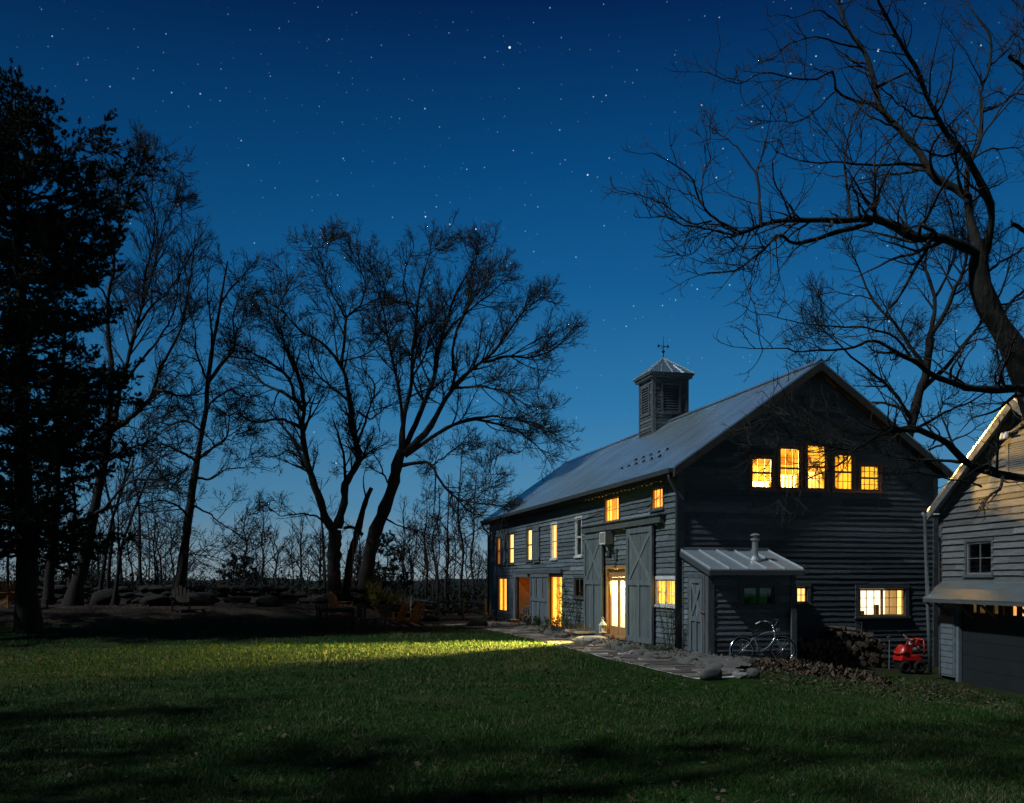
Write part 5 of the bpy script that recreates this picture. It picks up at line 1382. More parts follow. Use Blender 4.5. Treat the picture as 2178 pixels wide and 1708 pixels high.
def make_tree(name, label, limbs, levels, seed, trunk_n=1, cat='tree', group=None, barkm=None, twigm=None, leaves=None, wob=.06, limb_parts=True, S0=9):
    rng = np.random.default_rng(seed); L, R = limb_arrays(limbs); L = wobble(L, R, rng, wob)
    base = L[0,0]; root = empty(name, tuple(base), 0, label, cat, group)
    L = L-base
    barkm = barkm or M['bark']; twigm = twigm or M['twig']
    # roughen trunk radius
    Rr = R*(1+.08*rng.normal(0,1,R.shape))
    if trunk_n:
        Rr[0,:3] *= np.array([1.5,1.22,1.08])
    V, Q = tubes(L[:trunk_n], Rr[:trunk_n], 14); np_mesh('trunk', V, Q, barkm, root, smooth=True)
    if len(L) > trunk_n:
        if limb_parts:
            for i in range(trunk_n, min(len(L), 60)):
                V, Q = tubes(L[i:i+1], Rr[i:i+1], S0); np_mesh('limb', V, Q, barkm, root, smooth=True)
            out, ap = crown(L[trunk_n:], R[trunk_n:], levels, rng)
        else:
            V, Q = tubes(L[trunk_n:], Rr[trunk_n:], S0)
            out, ap = crown(L[trunk_n:], R[trunk_n:], levels, rng); out = [(V,Q)]+out
    else: out, ap = crown(L, R, levels, rng)
    V, Q = cat_mesh(out); np_mesh('crown', V, Q, twigm, root)
    if leaves:
        V, Q = leaf_bits(ap[-1], leaves[0], leaves[1], rng); np_mesh('leaves', V, Q, leaves[2], root)
    return root
def lvl(dens, ang, ln, K, S, jit, up, rmin, rel=.55, t0=.25, rr=.6, pw=.75, flat=0):
    return dict(dens=dens, ang=ang, len=ln, K=K, S=S, jit=jit, up=up, rmin=rmin, rel=rel, t0=t0, rr=rr, pw=pw, flat=flat)
def px_limb(pts, D0, D1, r0, r1):
    n = len(pts); return ([P(px, py, D0+(D1-D0)*(i/max(1,n-1))) for i, (px, py) in enumerate(pts)], r0, r1)
def zt(s, ox, oy): return lambda l: [(ox+s*x, oy+s*y) for x, y in l]

def fill_limbs(limbs, ells, n, D, seed, dd=3.0, r=(.045,.012)):
    # secondary limbs that carry the crown outwards to its rounded outline
    rng = np.random.default_rng(seed); base = [crom(l[0], 30) for l in limbs[1:]]; rad = [np.linspace(l[1], l[2], 30) for l in limbs[1:]]; out = []
    for k in range(n):
        cx, cy, rx, ry = ells[k % len(ells)]
        a = rng.uniform(0, 2*PI); q = rng.uniform(.45, .98)**.5; tx, ty = cx+rx*q*math.cos(a), cy+ry*q*math.sin(a)
        off = rng.uniform(-1,1)*dd*math.sqrt(max(.05, 1-.8*q*q)); tgt = P(tx, ty, D+off); best = None
        for pts, rr in zip(base, rad):
            d = np.linalg.norm(pts-tgt, axis=1)+2.2*np.maximum(0, pts[:,2]-tgt[2]+.3); d[:4] += 1.0; d[rr < .016] += 1.2
            i = int(d.argmin())
            if best is None or d[i] < best[0]: best = (d[i], pts[i], rr[i])
        p = best[1]; v = tgt-p; L_ = np.linalg.norm(v)
        if L_ < .9: continue
        sag = np.array([0,0,1.0])*.12*L_*(1 if ty < cy else -.3); nz = rng.normal(0,.05*L_,(2,3))
        c = [p, p+v*.33+sag*.5+nz[0], p+v*.68+sag+nz[1], tgt]; r0 = min(best[2]*.6, .012+.011*L_, r[0]+.02)
        out.append((c, r0, r[1])); base.append(crom(c, 30)); rad.append(np.linspace(r0, r[1], 30))
    return out
# ---- the pair of big bare trees in the middle
zd = zt(.4649, 340.3, 453.8)
D = 42.0
def base_fix(limb, X, Dd):
    limb[0][0] = np.array([limb[0][0][0], Dd, gzf(limb[0][0][0], Dd)-.1]); return limb
LV = [lvl(3.2,(22,50),(.7,3.2),10,4,.08,.035,.017,rel=.62,t0=.22,pw=.7), lvl(5.4,(25,55),(.4,1.8),7,3,.10,.03,.0105,rel=.55,t0=.2,pw=.8), lvl(7.5,(25,60),(.2,.75),4,3,.12,.03,.0080,rel=.55,t0=.15,pw=.9)]
t1 = [px_limb(zd([(796,1790),(800,1600),(800,1450)]), D, D, .33, .29),
 px_limb(zd([(800,1455),(760,1400),(740,1330),(690,1200),(660,1060),(650,950),(655,870),(640,770),(615,680)]), D, D-1, .22, .06),
 px_limb(zd([(655,900),(610,830),(590,760),(530,690),(460,650),(400,620),(330,590)]), D-.7, D-2.5, .10, .025),
 px_limb(zd([(640,870),(560,820),(500,790),(430,740),(370,700),(300,680)]), D-.5, D+2, .09, .02),
 px_limb(zd([(650,985),(600,960),(560,945),(460,950),(400,940),(330,900)]), D-.5, D-3, .085, .02),
 px_limb(zd([(640,770),(600,680),(560,560),(540,440),(600,330)]), D-.9, D+.5, .08, .02),
 px_limb(zd([(812,1440),(850,1320),(850,1240),(910,1130),(905,1060),(880,960),(870,860)]), D, D+1, .20, .12),
 px_limb(zd([(870,870),(850,760),(825,690),(760,610),(700,575),(660,560),(620,520),(560,440)]), D+1, D-.5, .12, .022),
 px_limb(zd([(828,700),(840,570),(850,480),(910,430),(940,330),(920,260),(900,150)]), D+.8, D+1.8, .09, .018),
 px_limb(zd([(850,480),(800,400),(760,300),(740,210)]), D+1.3, D+.3, .06, .016),
 px_limb(zd([(905,1050),(940,940),(980,800),(920,700),(960,600)]), D+.8, D+3, .07, .016),
 px_limb(zd([(865,860),(790,800),(720,730),(680,640),(700,560)]), D+1, D-2, .07, .016),
 px_limb(zd([(900,905),(960,930),(1020,900),(1080,860)]), D+.8, D+3.2, .06, .015),
 px_limb(zd([(690,1200),(640,1130),(590,1090),(540,1110)]), D-.2, D-2.4, .05, .014),
 px_limb(zd([(790,1450),(720,1390),(640,1370),(560,1380),(500,1350)]), D, D-2.5, .06, .014)]
t1[0] = base_fix(t1[0], 0, D)
t1 += fill_limbs(t1, [(690,640,165,140),(740,610,110,120),(600,700,110,130),(770,760,80,120),(700,900,150,110)], 72, D, 501)
make_tree('bare_tree', 'tall bare tree with two trunks forking low, left of the leaning pair', t1, LV, 101, wob=.10, leaves=(16000,.055,M['bud']))
D2 = 43.5
t2 = [px_limb(zd([(925,1790),(950,1560),(975,1440),(1025,1330),(1060,1250),(1090,1130),(1105,1085)]), D2, D2, .36, .24),
 px_limb(zd([(1100,1110),(1120,940),(1150,800),(1160,640),(1180,500),(1190,350),(1225,220),(1240,150)]), D2, D2+1, .14, .02),
 px_limb(zd([(1108,1100),(1110,930),(1090,760),(1050,590),(1020,430),(980,300)]), D2, D2-1.5, .11, .02),
 px_limb(zd([(1110,1100),(1160,980),(1210,870),(1260,730),(1290,570),(1340,400),(1420,250),(1470,160)]), D2, D2+2.4, .15, .02),
 px_limb(zd([(1115,1100),(1180,1040),(1250,960),(1350,800),(1440,710),(1530,640),(1620,510),(1700,420),(1740,390)]), D2, D2-1, .17, .02),
 px_limb(zd([(1480,680),(1600,655),(1700,660),(1780,640),(1830,600),(1875,540)]), D2-.7, D2+1.5, .08, .016),
 px_limb(zd([(1120,1110),(1200,1060),(1300,990),(1370,960),(1420,940),(1530,960),(1650,1000),(1750,1090),(1790,1150)]), D2, D2+1, .12, .016),
 px_limb(zd([(1400,945),(1500,925),(1600,930),(1750,970),(1835,1030)]), D2+.5, D2-2, .07, .015),
 px_limb(zd([(1350,800),(1420,790),(1500,800),(1600,830),(1700,900)]), D2-.5, D2-3, .07, .015),
 px_limb(zd([(1290,580),(1370,480),(1470,400),(1560,330),(1600,280)]), D2+1, D2+3, .07, .016),
 px_limb(zd([(1340,720),(1345,600),(1380,480),(1440,380),(1540,260)]), D2, D2-2.5, .08, .016),
 px_limb(zd([(1180,500),(1130,400),(1120,280),(1160,160)]), D2+.4, D2-1, .06, .015),
 px_limb(zd([(1210,870),(1160,760),(1210,640),(1240,520),(1270,380)]), D2+.6, D2+3, .07, .015),
 px_limb(zd([(1085,1155),(1170,1145),(1240,1145),(1280,1210),(1340,1290),(1430,1320),(1560,1340),(1600,1370)]), D2, D2-2, .10, .016),
 px_limb(zd([(1335,1285),(1330,1340),(1400,1400),(1470,1450)]), D2-1, D2-2, .04, .012),
 px_limb(zd([(1060,1260),(1020,1200),(1000,1130),(960,1080)]), D2, D2-1.5, .06, .014),
 px_limb(zd([(1000,1370),(1080,1420),(1180,1450),(1290,1500)]), D2, D2-2, .05, .013)]
t2[0] = base_fix(t2[0], 0, D2)
t2 += fill_limbs(t2, [(985,690,212,195),(960,640,150,150),(1080,720,120,150),(880,720,90,150),(1060,880,130,90),(980,1010,110,70)], 96, D2, 502, 3.6)
LV2 = [dict(LV[0], dens=3.2), dict(LV[1], dens=5.2), dict(LV[2], dens=7.5)]
make_tree('bare_tree', 'broad bare tree leaning right with a wide fan of limbs beside the barn', t2, LV2, 102, wob=.10, leaves=(12000,.05,M['bud']))
D3 = 42.6
t3 = [px_limb(zd([(845,1790),(870,1580),(900,1470),(925,1370),(945,1310),(968,1255)]), D3, D3, .24, .10),
 px_limb(zd([(925,1470),(900,1445),(870,1435),(845,1440)]), D3, D3-.6, .08, .07), px_limb(zd([(945,1310),(930,1230),(945,1150)]), D3, D3+1, .05, .012)]
t3[0] = base_fix(t3[0], 0, D3)
make_tree('bare_tree', 'thin broken leaning trunk holding the rope swing between the two big trees', t3, [dict(LV[0], dens=.8), LV[1], LV[2]], 103, wob=.03)
# rope swing
sx, sD = P(756,1139,D3-.4)[0], D3-.4
sw = empty('rope_swing', (sx, sD, gzf(sx,sD)), 0, 'rope swing with pale twin ropes hanging between the big trunks', 'swing')
zt_ = P(756,1138,sD)[2]-gzf(sx,sD); zb_ = .45
mb = MB()
for dx in (-.09,.07): mb.tube([(dx,0,zt_+.1),(dx*.8-.05,.0,zt_*.5),(dx*.6-.11,0,zb_)], .016, 5)
mb.build('rope', M['rope'], sw); mb = MB(); mb.box(-.28,.06,-.12,.12,zb_-.03,zb_+.01); mb.build('seat', M['darkwood'], sw)

# ---- slender tree left of the pair
DL = 39.0
t4 = [px_limb(zd([(70,1770),(95,1650),(130,1400),(150,1260),(170,1130),(190,1010),(210,900),(215,780),(250,560),(280,400),(310,220)]), DL, DL+.5, .24, .03),
 px_limb(zd([(165,1130),(240,1070),(300,1030),(320,960),(310,880)]), DL, DL-1.5, .08, .015), px_limb(zd([(170,1210),(220,1215),(300,1170),(420,1160)]), DL, DL+2, .06, .014),
 px_limb(zd([(160,1130),(90,1090),(0,1060),(-90,1080)]), DL, DL-2, .07, .014), px_limb(zd([(210,900),(280,830),(340,800),(420,830)]), DL, DL-2, .06, .014),
 px_limb(zd([(215,780),(280,680),(330,600),(330,480),(380,330)]), DL, DL+1, .09, .015), px_limb(zd([(240,620),(220,500),(210,380),(230,250)]), DL+.2, DL-1.5, .06, .014),
 px_limb(zd([(215,760),(160,640),(150,520),(130,420)]), DL, DL-1, .06, .014), px_limb(zd([(130,1390),(60,1330),(-40,1320),(-140,1340)]), DL, DL-1.5, .06, .014),
 px_limb(zd([(140,1330),(220,1370),(300,1430),(380,1480)]), DL, DL+1.5, .05, .013), px_limb(zd([(195,1000),(120,950),(40,960),(-60,930)]), DL, DL+2, .06, .014),
 px_limb(zd([(275,420),(330,330),(400,250),(440,220)]), DL+.4, DL-1, .05, .012), px_limb(zd([(110,1560),(200,1560),(290,1590)]), DL, DL-2, .035, .012)]
t4[0] = base_fix(t4[0], 0, DL)
t4 += fill_limbs(t4, [(475,640,78,110),(450,800,110,120),(430,960,140,110),(450,1100,120,70)], 48, DL, 504, 2.2)
LV4 = [lvl(3.6,(30,62),(.7,2.2),9,4,.09,.03,.014,rel=.55,t0=.15,pw=.8), lvl(4.8,(25,58),(.4,1.5),6,3,.11,.02,.0105,rel=.55,t0=.18), lvl(7.5,(25,62),(.2,.65),4,3,.13,.02,.0080,rel=.55,t0=.15)]
make_tree('bare_tree', 'slender bare tree with one slightly leaning trunk standing in the leaf bed', t4, LV4, 104, wob=.08, leaves=(9000,.05,M['bud']))

# ---- tall bare trees behind the evergreen at far left
zf = zt(.6442*.5671*1.0, 0, 1100/1.763)
zf = lambda l: [(.3654*x, 623.9+.3654*y) for x, y in l]
DA = 37.0
t5 = [px_limb(zf([(420,1790),(470,1600),(540,1300),(590,1050),(620,850),(640,620),(650,400)]), DA, DA, .28, .10),
 px_limb(zf([(640,800),(700,770),(800,690),(880,600),(920,500),(935,400)]), DA, DA-1.5, .14, .05), px_limb(zf([(650,420),(640,200),(650,0),(680,-300),(740,-560),(810,-800)]), DA, DA+1, .10, .02),
 px_limb(zf([(660,780),(690,640),(700,560),(760,300),(830,60),(900,-200),(960,-420)]), DA, DA+2, .12, .02), px_limb(zf([(935,420),(1000,300),(1050,150),(1100,-60),(1130,-300)]), DA-1.5, DA-2, .06, .016),
 px_limb(zf([(900,560),(960,570),(1080,590),(1160,570)]), DA-1.3, DA-3, .06, .014), px_limb(zf([(600,1000),(700,940),(830,900),(930,960),(1040,900)]), DA, DA-2, .07, .015),
 px_limb(zf([(800,200),(900,60),(1000,-60),(1090,-180),(1150,-300)]), DA+1.5, DA, .06, .015), px_limb(zf([(670,-200),(600,-400),(560,-560),(600,-700)]), DA+.6, DA-1, .06, .015),
 px_limb(zf([(740,-540),(820,-620),(900,-660),(960,-640)]), DA+1, DA-1, .05, .014), px_limb(zf([(540,1290),(640,1240),(740,1110),(850,1080),(980,1090)]), DA, DA-2, .08, .015),
 px_limb(zf([(620,900),(540,780),(480,640),(470,500)]), DA, DA+1, .08, .016), px_limb(zf([(700,560),(800,420),(930,250),(1010,80),(1050,-120)]), DA+.5, DA+2.5, .07, .015),
 px_limb(zf([(650,100),(560,-60),(520,-200)]), DA+.3, DA-1.5, .06, .015), px_limb(zf([(830,60),(850,-120),(900,-350),(880,-560)]), DA+1.4, DA-.5, .06, .015)]
t5[0] = base_fix(t5[0], 0, DA)
t5 += fill_limbs(t5, [(310,480,110,170),(350,560,80,150),(300,760,110,150),(330,950,90,110)], 60, DA, 505, 3.0)
LV5 = [lvl(3.6,(18,46),(.8,2.6),9,4,.07,.05,.014,rel=.58,t0=.18,pw=.75), lvl(4.8,(18,46),(.4,1.7),6,3,.09,.05,.0105,rel=.55,t0=.18), lvl(7.5,(20,52),(.2,.70),4,3,.11,.04,.0080,rel=.55,t0=.15)]
make_tree('bare_tree', 'tallest bare tree with upswept limbs rising right of the evergreen', t5, LV5, 105, wob=.10)
t6 = [px_limb(zf([(570,1700),(640,1400),(700,1180),(760,960),(770,860)]), DA+3, DA+3, .11, .03), px_limb(zf([(700,1180),(760,1060),(880,990),(1000,900)]), DA+3, DA+1, .05, .013), px_limb(zf([(760,960),(700,820),(690,700)]), DA+3, DA+4, .04, .012)]
t7 = [px_limb(zf([(660,1640),(720,1460),(790,1260),(850,1100),(930,960)]), DA+1, DA+1.4, .10, .025), px_limb(zf([(730,1430),(820,1400),(900,1440),(1000,1460)]), DA+1, DA-1, .045, .013), px_limb(zf([(800,1230),(880,1260),(960,1330),(1060,1330)]), DA+1.2, DA-1, .04, .013)]
t8 = [px_limb(zf([(280,1790),(300,1500),(330,1200),(340,900),(360,500),(380,100)]), DA+2, DA+2, .2, .06), px_limb(zf([(335,1000),(260,850),(220,700)]), DA+2, DA+3, .07, .015), px_limb(zf([(345,850),(420,700),(460,500),(470,300)]), DA+2, DA, .08, .015)]
t9 = [px_limb(zf([(40,1700),(50,1480),(70,1200),(60,900)]), DA+5, DA+5, .08, .03), px_limb(zf([(65,1250),(140,1100),(170,950)]), DA+5, DA+4, .03, .012)]
for k, (tt, lb) in enumerate(((t6,'thin bare tree leaning right, second stem from the evergreen trunk'),(t7,'thin bare sapling leaning farthest right before the open sky gap'),(t8,'straight bare trunk half hidden behind the big evergreen'),(t9,'thin straight bare stem at the far left above the chairs'))):
    d0 = tt[0][0][0][1]; tt[0] = base_fix(tt[0], 0, d0); make_tree('bare_tree', lb, tt, [lvl(1.6,(30,60),(.6,2.4),7,4,.14,.03,.012,t0=.1), lvl(2.6,(25,60),(.3,1.1),5,3,.16,.02,.008,t0=.1), lvl(3.6,(25,60),(.15,.5),4,3,.18,.02,.006,t0=.1)], 110+k, wob=.06)

# ---- big near tree at the right edge
z7b = lambda l: [(1304.6+.6311*x, .6311*y) for x, y in l]
DR = 13.5
def R_(l, d0, d1, r0, r1): k = .80 if r0 < .3 else .95; return px_limb(z7b(l), DR+d0, DR+d1, r0*k, r1*k)
t10 = [R_([(1560,2330),(1530,1900),(1480,1600),(1440,1400),(1384,1260),(1350,1180),(1290,1080),(1250,1010),(1230,930),(1236,860),(1240,815)], 0, 0, .36, .125),
 R_([(1245,870),(1195,832),(1100,795),(1020,800),(960,765),(880,735),(800,742),(700,745),(600,745),(500,765),(420,790)], 0, -1.2, .10, .03),
 R_([(430,785),(350,745),(300,690),(270,610),(210,560),(130,515)], -1.2, -1.6, .028, .007),
 R_([(500,765),(490,690),(485,600),(445,530),(390,470),(320,425)], -1.1, -.3, .03, .008),
 R_([(330,745),(250,740),(180,700),(110,665),(50,650)], -1.4, -1.9, .018, .005),
 R_([(300,690),(260,660),(200,640),(150,610)], -1.5, -1.3, .014, .005),
 R_([(420,790),(330,770),(250,760),(190,735),(120,735)], -1.2, -2.2, .02, .005),
 R_([(360,750),(310,800),(260,850),(190,865)], -1.3, -1.5, .014, .005),
 R_([(870,750),(760,780),(680,805),(600,820),(560,790),(500,850),(420,910),(310,920)], -.5, -1.8, .05, .008),
 R_([(560,790),(480,870),(460,950),(465,1010)], -1.3, -1.7, .015, .005),
 R_([(800,742),(790,650),(785,560),(800,460),(830,370)], -.7, .3, .03, .008),
 R_([(1050,560),(980,550),(880,555),(760,550),(640,545),(560,515)], .3, -1.0, .035, .008),
 R_([(600,745),(560,640),(540,560),(560,500)], -1.0, -1.7, .02, .006),
 R_([(1236,870),(1226,810),(1200,730),(1190,660),(1080,600),(1040,520),(980,450),(900,370),(880,280),(840,160),(790,100),(760,0),(740,-60)], 0, 1.2, .10, .025),
 R_([(885,350),(800,335),(745,300),(740,240),(680,270),(600,270),(500,250),(420,285),(320,245)], .7, -.3, .03, .007),
 R_([(745,310),(700,360),(640,400),(570,410),(500,405)], .5, -.2, .018, .006),
 R_([(840,170),(760,150),(680,130),(600,150),(540,200)], .9, .3, .025, .006),
 R_([(790,100),(700,40),(620,60),(560,50)], 1.1, .4, .02, .006),
 R_([(1240,885),(1262,815),(1275,720),(1240,620),(1180,510),(1110,430),(1060,340),(1020,230),(960,130),(900,20),(880,-40)], 0, -1.0, .08, .022),
 R_([(1085,400),(1000,380),(930,320),(900,290)], -.5, -1.2, .025, .008),
 R_([(1190,660),(1195,560),(1230,480),(1240,380),(1240,300),(1270,230),(1270,120),(1210,40),(1190,-30)], .1, 1.5, .05, .014),
 R_([(1180,500),(1120,520),(1060,520),(1000,480)], -.2, -.9, .03, .008),
 R_([(1240,380),(1300,350),(1360,310),(1420,330)], .7, .9, .025, .008),
 R_([(1270,220),(1330,160),(1384,60)], 1.0, 1.4, .02, .007),
 R_([(1480,1330),(1384,1312),(1300,1312),(1200,1305),(1150,1290),(1090,1270),(1020,1225),(950,1187)], 0, -1.5, .09, .035),
 R_([(960,1190),(870,1150),(780,1180),(640,1185),(560,1170),(460,1175)], -1.5, -2.2, .03, .006),
 R_([(1020,1225),(960,1140),(860,1110),(740,1100),(620,1080),(520,1060)], -1.3, -1.9, .025, .006),
 R_([(1300,1310),(1290,1260),(1330,1200),(1384,1180)], -.4, -1.0, .02, .007),
 R_([(1560,1650),(1384,1612),(1300,1600),(1200,1570),(1150,1530),(1110,1490),(1020,1450),(930,1450)], 0, -2.0, .085, .045),
 R_([(935,1450),(880,1470),(820,1510),(760,1500),(680,1490),(620,1470)], -2.0, -2.4, .028, .007),
 R_([(820,1510),(760,1560),(680,1600),(600,1640),(540,1700)], -2.3, -2.6, .016, .005),
 R_([(1020,1450),(930,1440),(850,1470),(760,1440),(700,1400)], -1.9, -2.8, .02, .005),
 R_([(640,1490),(580,1480),(520,1530),(440,1560)], -2.4, -2.5, .012, .004),
 R_([(600,1480),(570,1430),(520,1380),(550,1370)], -2.4, -2.6, .012, .004),
 R_([(1240,1640),(1180,1620),(1100,1610),(1000,1590),(930,1600)], -1.4, -2.2, .018, .005),
 R_([(1440,1400),(1470,1200),(1490,950),(1480,700),(1470,480),(1440,250),(1400,60)], .1, .9, .13, .03),
 R_([(1455,330),(1420,255),(1384,230),(1345,205),(1335,190)], .75, .2, .05, .03), R_([(1488,860),(1430,810),(1384,780),(1345,755)], .45, .0, .055, .035),
 R_([(1300,1100),(1340,1020),(1384,990),(1440,960)], 0, -.5, .04, .015), R_([(1240,930),(1330,870),(1400,820)], .1, .8, .03, .012),
 R_([(1230,960),(1150,940),(1080,870),(1020,880)], 0, 1.2, .02, .007)]
t10 += fill_limbs(t10, [(1690,930,120,80),(1770,1000,110,60),(1620,370,190,150),(1480,440,110,80),(1850,930,110,90),(1560,520,120,70),(1800,250,200,180)], 42, DR-1.2, 520, 1.0, (.004,.004))
LVR = [lvl(5.6,(30,62),(.35,1.4),9,5,.17,.03,.0065,rel=.45,t0=.15,rr=.5), lvl(5.6,(30,62),(.14,.6),6,4,.16,.04,.0046,rel=.5,t0=.15,rr=.6), lvl(10.5,(30,65),(.05,.22),4,3,.18,.06,.0036,rel=.5,t0=.15,rr=.7)]
make_tree('bare_tree', 'largest nearest bare tree whose limbs spread across the right side before the gable', t10, LVR, 120, barkm=M['barkpale'], twigm=M['twigpale'], wob=.035, S0=10)

# ---- tree behind barn and garage, and a far one behind the ridge
DB = 36.0
t11 = [px_limb([(1905,1150),(1918,1000),(1931,930),(1940,894),(1958,830),(1971,794),(1978,720)], DB, DB, .24, .14),
 px_limb([(1975,730),(1985,640),(1960,560),(1930,480),(1915,400)], DB, DB+1, .10, .02), px_limb([(1976,720),(2020,640),(2050,560),(2060,470),(2080,380)], DB, DB-1, .11, .02),
 px_limb([(1960,830),(2020,770),(2080,690),(2130,620),(2160,520)], DB, DB+2, .10, .02), px_limb([(1940,894),(1900,830),(1850,790),(1790,740),(1740,690)], DB, DB-2, .09, .018),
 px_limb([(1971,790),(1910,700),(1860,640),(1820,560),(1790,500)], DB, DB+1.5, .09, .018), px_limb([(1932,925),(2000,880),(2070,850),(2140,800)], DB, DB+2, .08, .018),
 px_limb([(1922,980),(1980,960),(2040,930),(2090,900)], DB, DB-1.5, .07, .016), px_limb([(1940,880),(1880,860),(1800,850),(1750,800)], DB, DB+2, .07, .016),
 px_limb([(1985,640),(2030,540),(2020,440),(2000,360)], DB+.5, DB-1, .06, .015), px_limb([(1930,480),(1880,420),(1860,380)], DB+.8, DB+2, .05, .014), px_limb([(2100,660),(2170,640),(2240,600)], DB+1, DB, .06, .015)]
t11 += fill_limbs(t11, [(1900,600,250,210),(1980,560,150,180),(1830,720,150,120),(2080,720,100,150)], 56, DB, 511, 3.0)
make_tree('bare_tree', 'twiggy bare tree rising behind the gap between barn and garage', t11, [lvl(3.2,(25,58),(.7,2.6),9,4,.09,.03,.014,t0=.18), lvl(4.6,(25,58),(.4,1.6),6,3,.11,.02,.0100,t0=.18), lvl(7.0,(25,62),(.2,.65),4,3,.13,.02,.0075,t0=.15)], 121, wob=.10)
t12 = [px_limb([(1725,1150),(1722,950),(1720,830),(1716,770)], 62, 62, .16, .05)]+[px_limb([(1722,900-i*20),(1722+dx*.5,830-i*12),(1722+dx,775-i*3)], 62, 62+((-1)**i)*1.5, .06, .014) for i, dx in enumerate((-45,40,-22,25,-60,60))]
make_tree('bare_tree', 'far bare treetop just showing over the barn ridge', t12, [lvl(1.6,(20,50),(.6,2.4),7,4,.12,.06,.014,t0=.1), lvl(2.6,(20,50),(.3,1.2),5,3,.14,.05,.010,t0=.1)], 122, wob=.05)

# ---- generic bare trees (background)
def auto_limbs(x, D, h, spread, rng, n=9, r=.12, lean=0.0):
    b = np.array([x, D, gzf(x, D)-.1]); top = b+np.array([lean*h, rng.normal(0,.2), h])
    tr = [b+(top-b)*t+np.array([rng.normal(0,.12), rng.normal(0,.12), 0])*(t > 0) for t in np.linspace(0,1,6)]
    limbs = [(tr, r, r*.2)]
    for i in range(n):
        t = .28+.65*(i+rng.uniform(0,.8))/n; k = t*5; j = min(int(k), 4); p = tr[j]+(tr[j+1]-tr[j])*(k-j)
        a = rng.uniform(0, 2*PI); L_ = spread*(1.15-t)*rng.uniform(.8,1.3); up = rng.uniform(.5,1.2)
        q = [p]
        d = np.array([math.cos(a), math.sin(a), up])
        for s in range(3): d = d+np.array([rng.normal(0,.15), rng.normal(0,.15), .12]); q.append(q[-1]+d/np.linalg.norm(d)*L_/3)
        limbs.append((q, r*.45*(1.1-t), .012))
    return limbs
rngA = np.random.default_rng(55)
LVb = [lvl(3.2,(22,52),(.5,2.2),7,3,.08,.04,.012,t0=.12), lvl(5.5,(22,55),(.25,1.0),4,3,.10,.03,.009,t0=.12)]
bgs = [(925,52,7.2,2.2,0,'slim bare sapling right of the leaning tree trunk'),(952,54,8.0,2.4,0,'slim bare sapling second from the barn among the thin trees'),(905,58,7.0,2.0,.02,'small bare tree close behind the yellow green shrub'),
       (978,50,9.0,2.2,.02,'tallest slim bare tree beside the far barn corner'),(1012,57,8.2,2.6,-.02,'bare sapling partly behind the far barn corner'),(862,60,6.5,2.0,0,'small bare tree over the split rail fence'),
       (690,60,7.5,2.6,-.03,'small spreading bare tree behind the left big trunk'),(640,66,6.0,2.6,0,'low bare tree in the sky gap left of the big trunks'),(590,70,5.6,2.6,0,'lowest bushy bare tree in the sky gap'),
       (230,46,10,2.6,.03,'bare tree in the dim woods left of the slender tree'),(300,50,9,2.6,-.02,'bare tree in the dim woods behind the slender tree'),(150,44,11,2.8,.02,'bare tree in the dim woods beside the evergreen trunk'),(110,50,9,2.6,-.03,'bare tree in the dim woods at the far left')]
for k, (px, D, h, sp, ln_, lb) in enumerate(bgs):
    x = (px-CX)/F*D
    make_tree('bare_tree', lb, auto_limbs(x, D, h, sp, rngA, 10, .07+.004*h, ln_), LVb, 200+k, limb_parts=False, wob=.03, group=None)

for k in range(22):
    px, D = (rngA.uniform(20, 345), rngA.uniform(41, 62)) if k < 13 else (rngA.uniform(868, 1036), rngA.uniform(50, 66)); x = (px-CX)/F*D
    make_tree('bare_tree', 'thin bare tree in the crowd of stems of the dim left woods' if k < 13 else 'thin bare tree in the thicket between rail fence and barn', auto_limbs(x, D, rngA.uniform(4.5, 9) if k < 13 else rngA.uniform(3.5, 7.5), 2.2, rngA, 9, .05+.02*rngA.uniform(), rngA.uniform(-.04,.04)), LVb, 300+k, limb_parts=False, wob=.03, group='thin trees of the left woods' if k < 13 else 'thicket beyond the rail fence')
